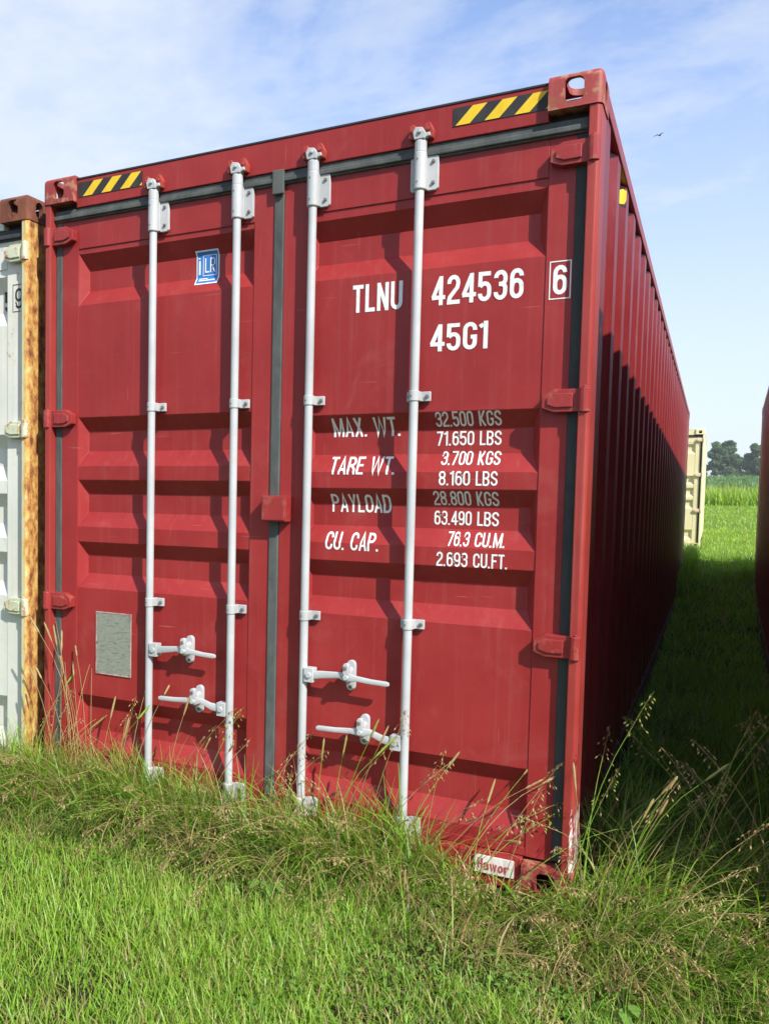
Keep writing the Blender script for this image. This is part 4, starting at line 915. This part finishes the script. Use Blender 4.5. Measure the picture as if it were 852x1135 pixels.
# ---- seed-head grass clumps, each a plant of its own
def seed_clump(x, y, n, hr, kind, label, seed, leanaz, lean, spread=.06, dryness=.8, leaves=20, sx=None, sy=None, cvr=(.1, .7), kindstuff=False):
    global rng
    rng = np.random.default_rng(seed); z0 = float(ground_h(x, y)) - .01
    root = empty('seed_grass', (x, y, z0), 0, label, 'grass plant', 'seed-head grasses by the containers')
    if kindstuff: root.name = 'grass_fringe'; root['kind'] = 'stuff'; del root['group']
    sx = sx or spread; sy = sy or spread * .6
    V = []; Q = []; T = []
    nn = 0
    def tubeq(pts, rs, t, k=4):
        nonlocal nn
        pts = np.array(pts); m = len(pts); a = np.array([1, .2, 0.]); vs = []
        for i_ in range(m):
            d = pts[min(i_ + 1, m - 1)] - pts[max(i_ - 1, 0)]; d = d / (np.linalg.norm(d) + 1e-9)
            u = np.cross(d, a); u /= np.linalg.norm(u) + 1e-9; w = np.cross(d, u)
            for q_ in range(k):
                th = 2 * math.pi * q_ / k; vs.append(pts[i_] + (u * math.cos(th) + w * math.sin(th)) * rs[i_])
        for i_ in range(m - 1):
            for q_ in range(k): Q_.append((nn + i_ * k + q_, nn + i_ * k + (q_ + 1) % k, nn + (i_ + 1) * k + (q_ + 1) % k, nn + (i_ + 1) * k + q_)); T_.append(t)
        V_.extend(vs); nn += len(vs)
    V_, Q_, T_ = [], [], []; heads = ([], [], [])
    stem = (V_, Q_, T_)
    ends = []
    for k in range(n):
        bx, by = (rng.normal(0, sx), rng.normal(0, sy)) if not kindstuff else (rng.uniform(-sx, sx), rng.uniform(-sy, sy))
        if y + by > -.025 and -.1 < x + bx < W + .005: by = -.03 - y - rng.uniform(0, .03)
        h = rng.uniform(*hr); az = rng.normal(leanaz, .55); ln = abs(rng.normal(lean, lean * .5)); cv = rng.uniform(*cvr); h *= float(low_by_tag(x + bx, y + by)) if kindstuff else 1
        pts = [np.array([bx, by, 0.])]; S = 7
        for i_ in range(S):
            ang = ln + cv * ((i_ + 1) / S) ** 2; st_ = h / S
            pts.append(pts[-1] + st_ * np.array([math.sin(ang) * math.cos(az), math.sin(ang) * math.sin(az), math.cos(ang)]))
        t = .5 + rng.uniform(-.08, .08) if rng.uniform() > dryness else rng.uniform(.68, .88)
        tubeq(pts, np.linspace(.0019, .0010, S + 1), t)
        ends.append((pts, az, ln + cv, min(1, t + rng.uniform(.02, .12)) if t > .6 else rng.uniform(.58, .80)))
    sv = (list(V_), list(Q_), list(T_))
    V_, Q_, T_ = [], [], []; nn = 0
    for pts, az, ang, t in ends:
        e = pts[-1]; d = pts[-1] - pts[-2]; d /= np.linalg.norm(d)
        kd = kind if kind != 'mix' else ('spike' if rng.uniform() < .5 else 'panicle')
        if kd == 'spike':
            l = rng.uniform(.05, .11); m = 7
            tubeq([e + d * l * i_ / m for i_ in range(m + 1)], [.0015] + [.0042 * (1 + rng.uniform(-.2, .2)) for _ in range(m - 1)] + [.0012], t, 6)
        else:
            l = rng.uniform(.09, .16)
            tubeq([e, e + d * l * .6, e + d * l + np.array([0, 0, -.01])], [.0008, .0006, .0004], t)
            for q_ in range(15):
                s = q_ / 15; p0 = e + d * l * s - d * .02; a2 = rng.uniform(0, 6.28); r = (.030 * (1 - s) + .008) * rng.uniform(.5, 1.2)
                o_ = np.array([math.cos(a2) * r, math.sin(a2) * r, .0]); p1 = p0 + o_ * .6 + d * .012; p2 = p0 + o_ + d * .010 + np.array([0, 0, -r * .35])
                tubeq([p0, p1, p2], [.0004, .0004, .0004], t, 3)
                dd = p2 - p1; dd /= np.linalg.norm(dd) + 1e-9
                tubeq([p2, p2 + dd * .005, p2 + dd * .012], [.0008, .0029, .0005], min(1, t + rng.uniform(-.06, .06)), 4)
    np_mesh('seed_head', np.array(V_), np.array(Q_), M['grass'], T_, parent=root)
    gb = Grass(); m = leaves
    bxy = np.stack([rng.normal(0, sx, m), rng.normal(0, sy, m), np.zeros(m)], 1) if not kindstuff else np.stack([rng.uniform(-sx, sx, m), rng.uniform(-sy, sy, m), np.zeros(m)], 1)
    bad = (y + bxy[:, 1] > -.02) & (x + bxy[:, 0] > -.1) & (x + bxy[:, 0] < W + .005); bxy[bad, 1] = -.04 - y
    tn = np.where(rng.uniform(0, 1, m) < dryness * .6, rng.uniform(.64, .9, m), rng.uniform(.25, .55, m))
    gb.add(*blades(bxy, rng.uniform(.4, .8, m) * hr[0], rng.uniform(.003, .007, m), np.abs(rng.normal(.2, .15, m)), rng.uniform(.4, 1.9, m), rng.uniform(-3.1, 3.1, m), tn))
    gb.add(np.array(sv[0]), np.array(sv[1]), np.array(sv[2]))
    gb.build('stem', M['grass'], parent=root)
    return root
UP = 0
seed_clump(.10, -.13, 9, (.35, .62), 'mix', 'dry tan seed-head grass against the left corner post of the red container', 41, .5, .25, .06, .9, 26)
seed_clump(.33, -.12, 13, (.55, .90), 'spike', 'tallest dry tan seed-head grass, in front of the grey data plate', 42, 2.6, .10, .07, .95, 34)
seed_clump(.52, -.14, 6, (.35, .60), 'mix', 'thin dry seed-head grass just left of the first white locking bar', 43, 1.2, .2, .05, .9, 14)
seed_clump(.84, -.12, 7, (.36, .56), 'mix', 'sparse seed-head stalks between the two bars of the left door', 44, .2, .15, .09, .7, 14)
seed_clump(1.28, -.12, 4, (.30, .50), 'panicle', 'fine seed-head stalks at the foot of the centre door seam', 45, .3, .15, .06, .8, 10)
seed_clump(1.60, -.16, 8, (.35, .58), 'mix', 'seed-head stalks between the two bars of the right door', 46, .6, .15, .10, .6, 18)
seed_clump(2.02, -.18, 14, (.36, .62), 'mix', 'dense seed-head grass before the bare lower panel of the right door', 47, .2, .38, .11, .65, 30)
seed_clump(2.50, -.20, 10, (.45, .78), 'mix', 'green seed-head grass hugging the chipped right corner post', 48, .7, .22, .06, .35, 40)
seed_clump(2.72, -.05, 9, (.5, .85), 'panicle', 'leaning seed-head grass at the mouth of the shaded alley', 49, .6, .45, .09, .6, 36)
seed_clump(2.62, -.48, 12, (.40, .62), 'panicle', 'straw coloured seed heads bent low towards the right edge of the lawn', 50, -.35, .95, .10, .85, 26)
seed_clump(2.22, -.58, 8, (.35, .5), 'panicle', 'pale drooping seed heads below the white paper tag on the sill', 51, -.5, .9, .10, .8, 24)
seed_clump(3.02, .05, 6, (.5, .8), 'panicle', 'thin dark seed stalks against the deep shade at the right edge', 52, 2.6, .3, .07, .5, 20)

seed_clump(.95, -.22, 170, (.32, .54), 'panicle', 'straw coloured nodding seed heads fringing the tall grass below the doors', 70, tow, .45, .1, .85, 60, sx=1.7, sy=.13, cvr=(.6, 2.0), kindstuff=True)
seed_clump(2.75, -.25, 60, (.34, .58), 'panicle', 'straw coloured nodding seed heads round the right corner post', 71, -.5, .55, .1, .8, 40, sx=.40, sy=.28, cvr=(.5, 1.7), kindstuff=True)

# ---- broadleaf weeds
G = Grass()
for cx, cy, cn, cr in ((1.45, -.72, 150, .10), (1.72, -.60, 110, .08), (2.10, -.80, 160, .13), (2.42, -.66, 130, .10), (1.15, -.85, 70, .09), (.85, -.60, 70, .07), (2.75, -.72, 120, .12), (1.9, -1.05, 90, .10), (.5, -.75, 60, .08)):
    m = cn; x = cx + rng.normal(0, cr, m); y = cy + rng.normal(0, cr * .8, m); z = ground_h(x, y) + rng.uniform(.012, .055, m); a = rng.uniform(0, 6.28, m); r = rng.uniform(.006, .013, m)
    u = np.stack([np.cos(a), np.sin(a), rng.uniform(-.5, .3, m)], 1); v = np.stack([-np.sin(a), np.cos(a), rng.uniform(-.3, .3, m)], 1) * .42; c0 = np.stack([x, y, z], 1); rr_ = r[:, None]
    V = np.stack([c0, c0 + (u * .5 + v) * rr_ * 1.6, c0 + u * rr_ * 1.9, c0 + (u * .5 - v) * rr_ * 1.6], 1).reshape(-1, 3)
    G.add(V, np.arange(m * 4).reshape(-1, 4), np.clip(rng.normal(.45, .25, m), 0, 1))
G.build('clover_leaves', M['weed'], 'small round clover leaves scattered through the lawn', 'clover')
def weed(x, y, n, size, label, seed):
    rg = np.random.default_rng(seed); root = empty('broadleaf_weed', (x, y, float(ground_h(x, y))), 0, label, 'weed', 'broadleaf weeds in the lawn')
    sb = MB()
    for k in range(n):
        a = rg.uniform(0, 6.28); r = size * rg.uniform(.3, 1.0); hz_ = size * rg.uniform(.7, 1.7); c_, s_ = math.cos(a), math.sin(a)
        tip = Vector((c_ * r, s_ * r, hz_)); sb.tube([(0, 0, 0), (c_ * r * .5, s_ * r * .5, hz_ * .75), tip], .0012, 4)
        l = size * rg.uniform(.6, 1.0); w = l * .38; dn = rg.uniform(-.35, .15)
        V = []; rows = ((0, .15), (.2, .8), (.5, 1.0), (.8, .6), (1.0, .05))
        for s, ww in rows:
            cx, cy, czz = tip.x + c_ * l * s, tip.y + s_ * l * s, tip.z + l * (dn * s - .25 * s * s)
            for e in (-1, 0, 1): V.append((cx - s_ * w * ww * e, cy + c_ * w * ww * e, czz + abs(e) * ww * w * .25))
        Q = [(i_ * 3 + j, i_ * 3 + j + 1, i_ * 3 + j + 4, i_ * 3 + j + 3) for i_ in range(4) for j in range(2)]
        np_mesh('leaf', np.array(V), np.array(Q), M['weed'], np.full(len(Q), rg.uniform(0, 1)), smooth=True, parent=root)
    sb.build('stem', M['weed'], root)
weed(1.34, -.46, 9, .055, 'leafy green weed in the grass below the centre door seam', 61)
weed(1.50, -.50, 12, .055, 'low clump of small green leaves in the bright lawn, left of centre', 62)
weed(2.66, -.62, 8, .050, 'broad light green weed leaves in the straw near the right corner', 63)

# ------------------------------------------------------------------ summer haze over the fields
hm = bpy.data.materials.new('haze_air'); hm.use_nodes = True; nt = hm.node_tree; nt.nodes.clear()
ho = N(nt, 'ShaderNodeOutputMaterial'); hv = N(nt, 'ShaderNodeVolumePrincipled'); hv.inputs['Density'].default_value = 0.00055; hv.inputs['Color'].default_value = (0.88, 0.93, 1.0, 1); hv.inputs['Anisotropy'].default_value = 0.2
nt.links.new(hv.outputs[0], ho.inputs['Volume'])
b = MB(); b.box(-720, 720, -520, 920, -12, 24); hz_o = b.build('haze', hm); tag(hz_o, kind='stuff')
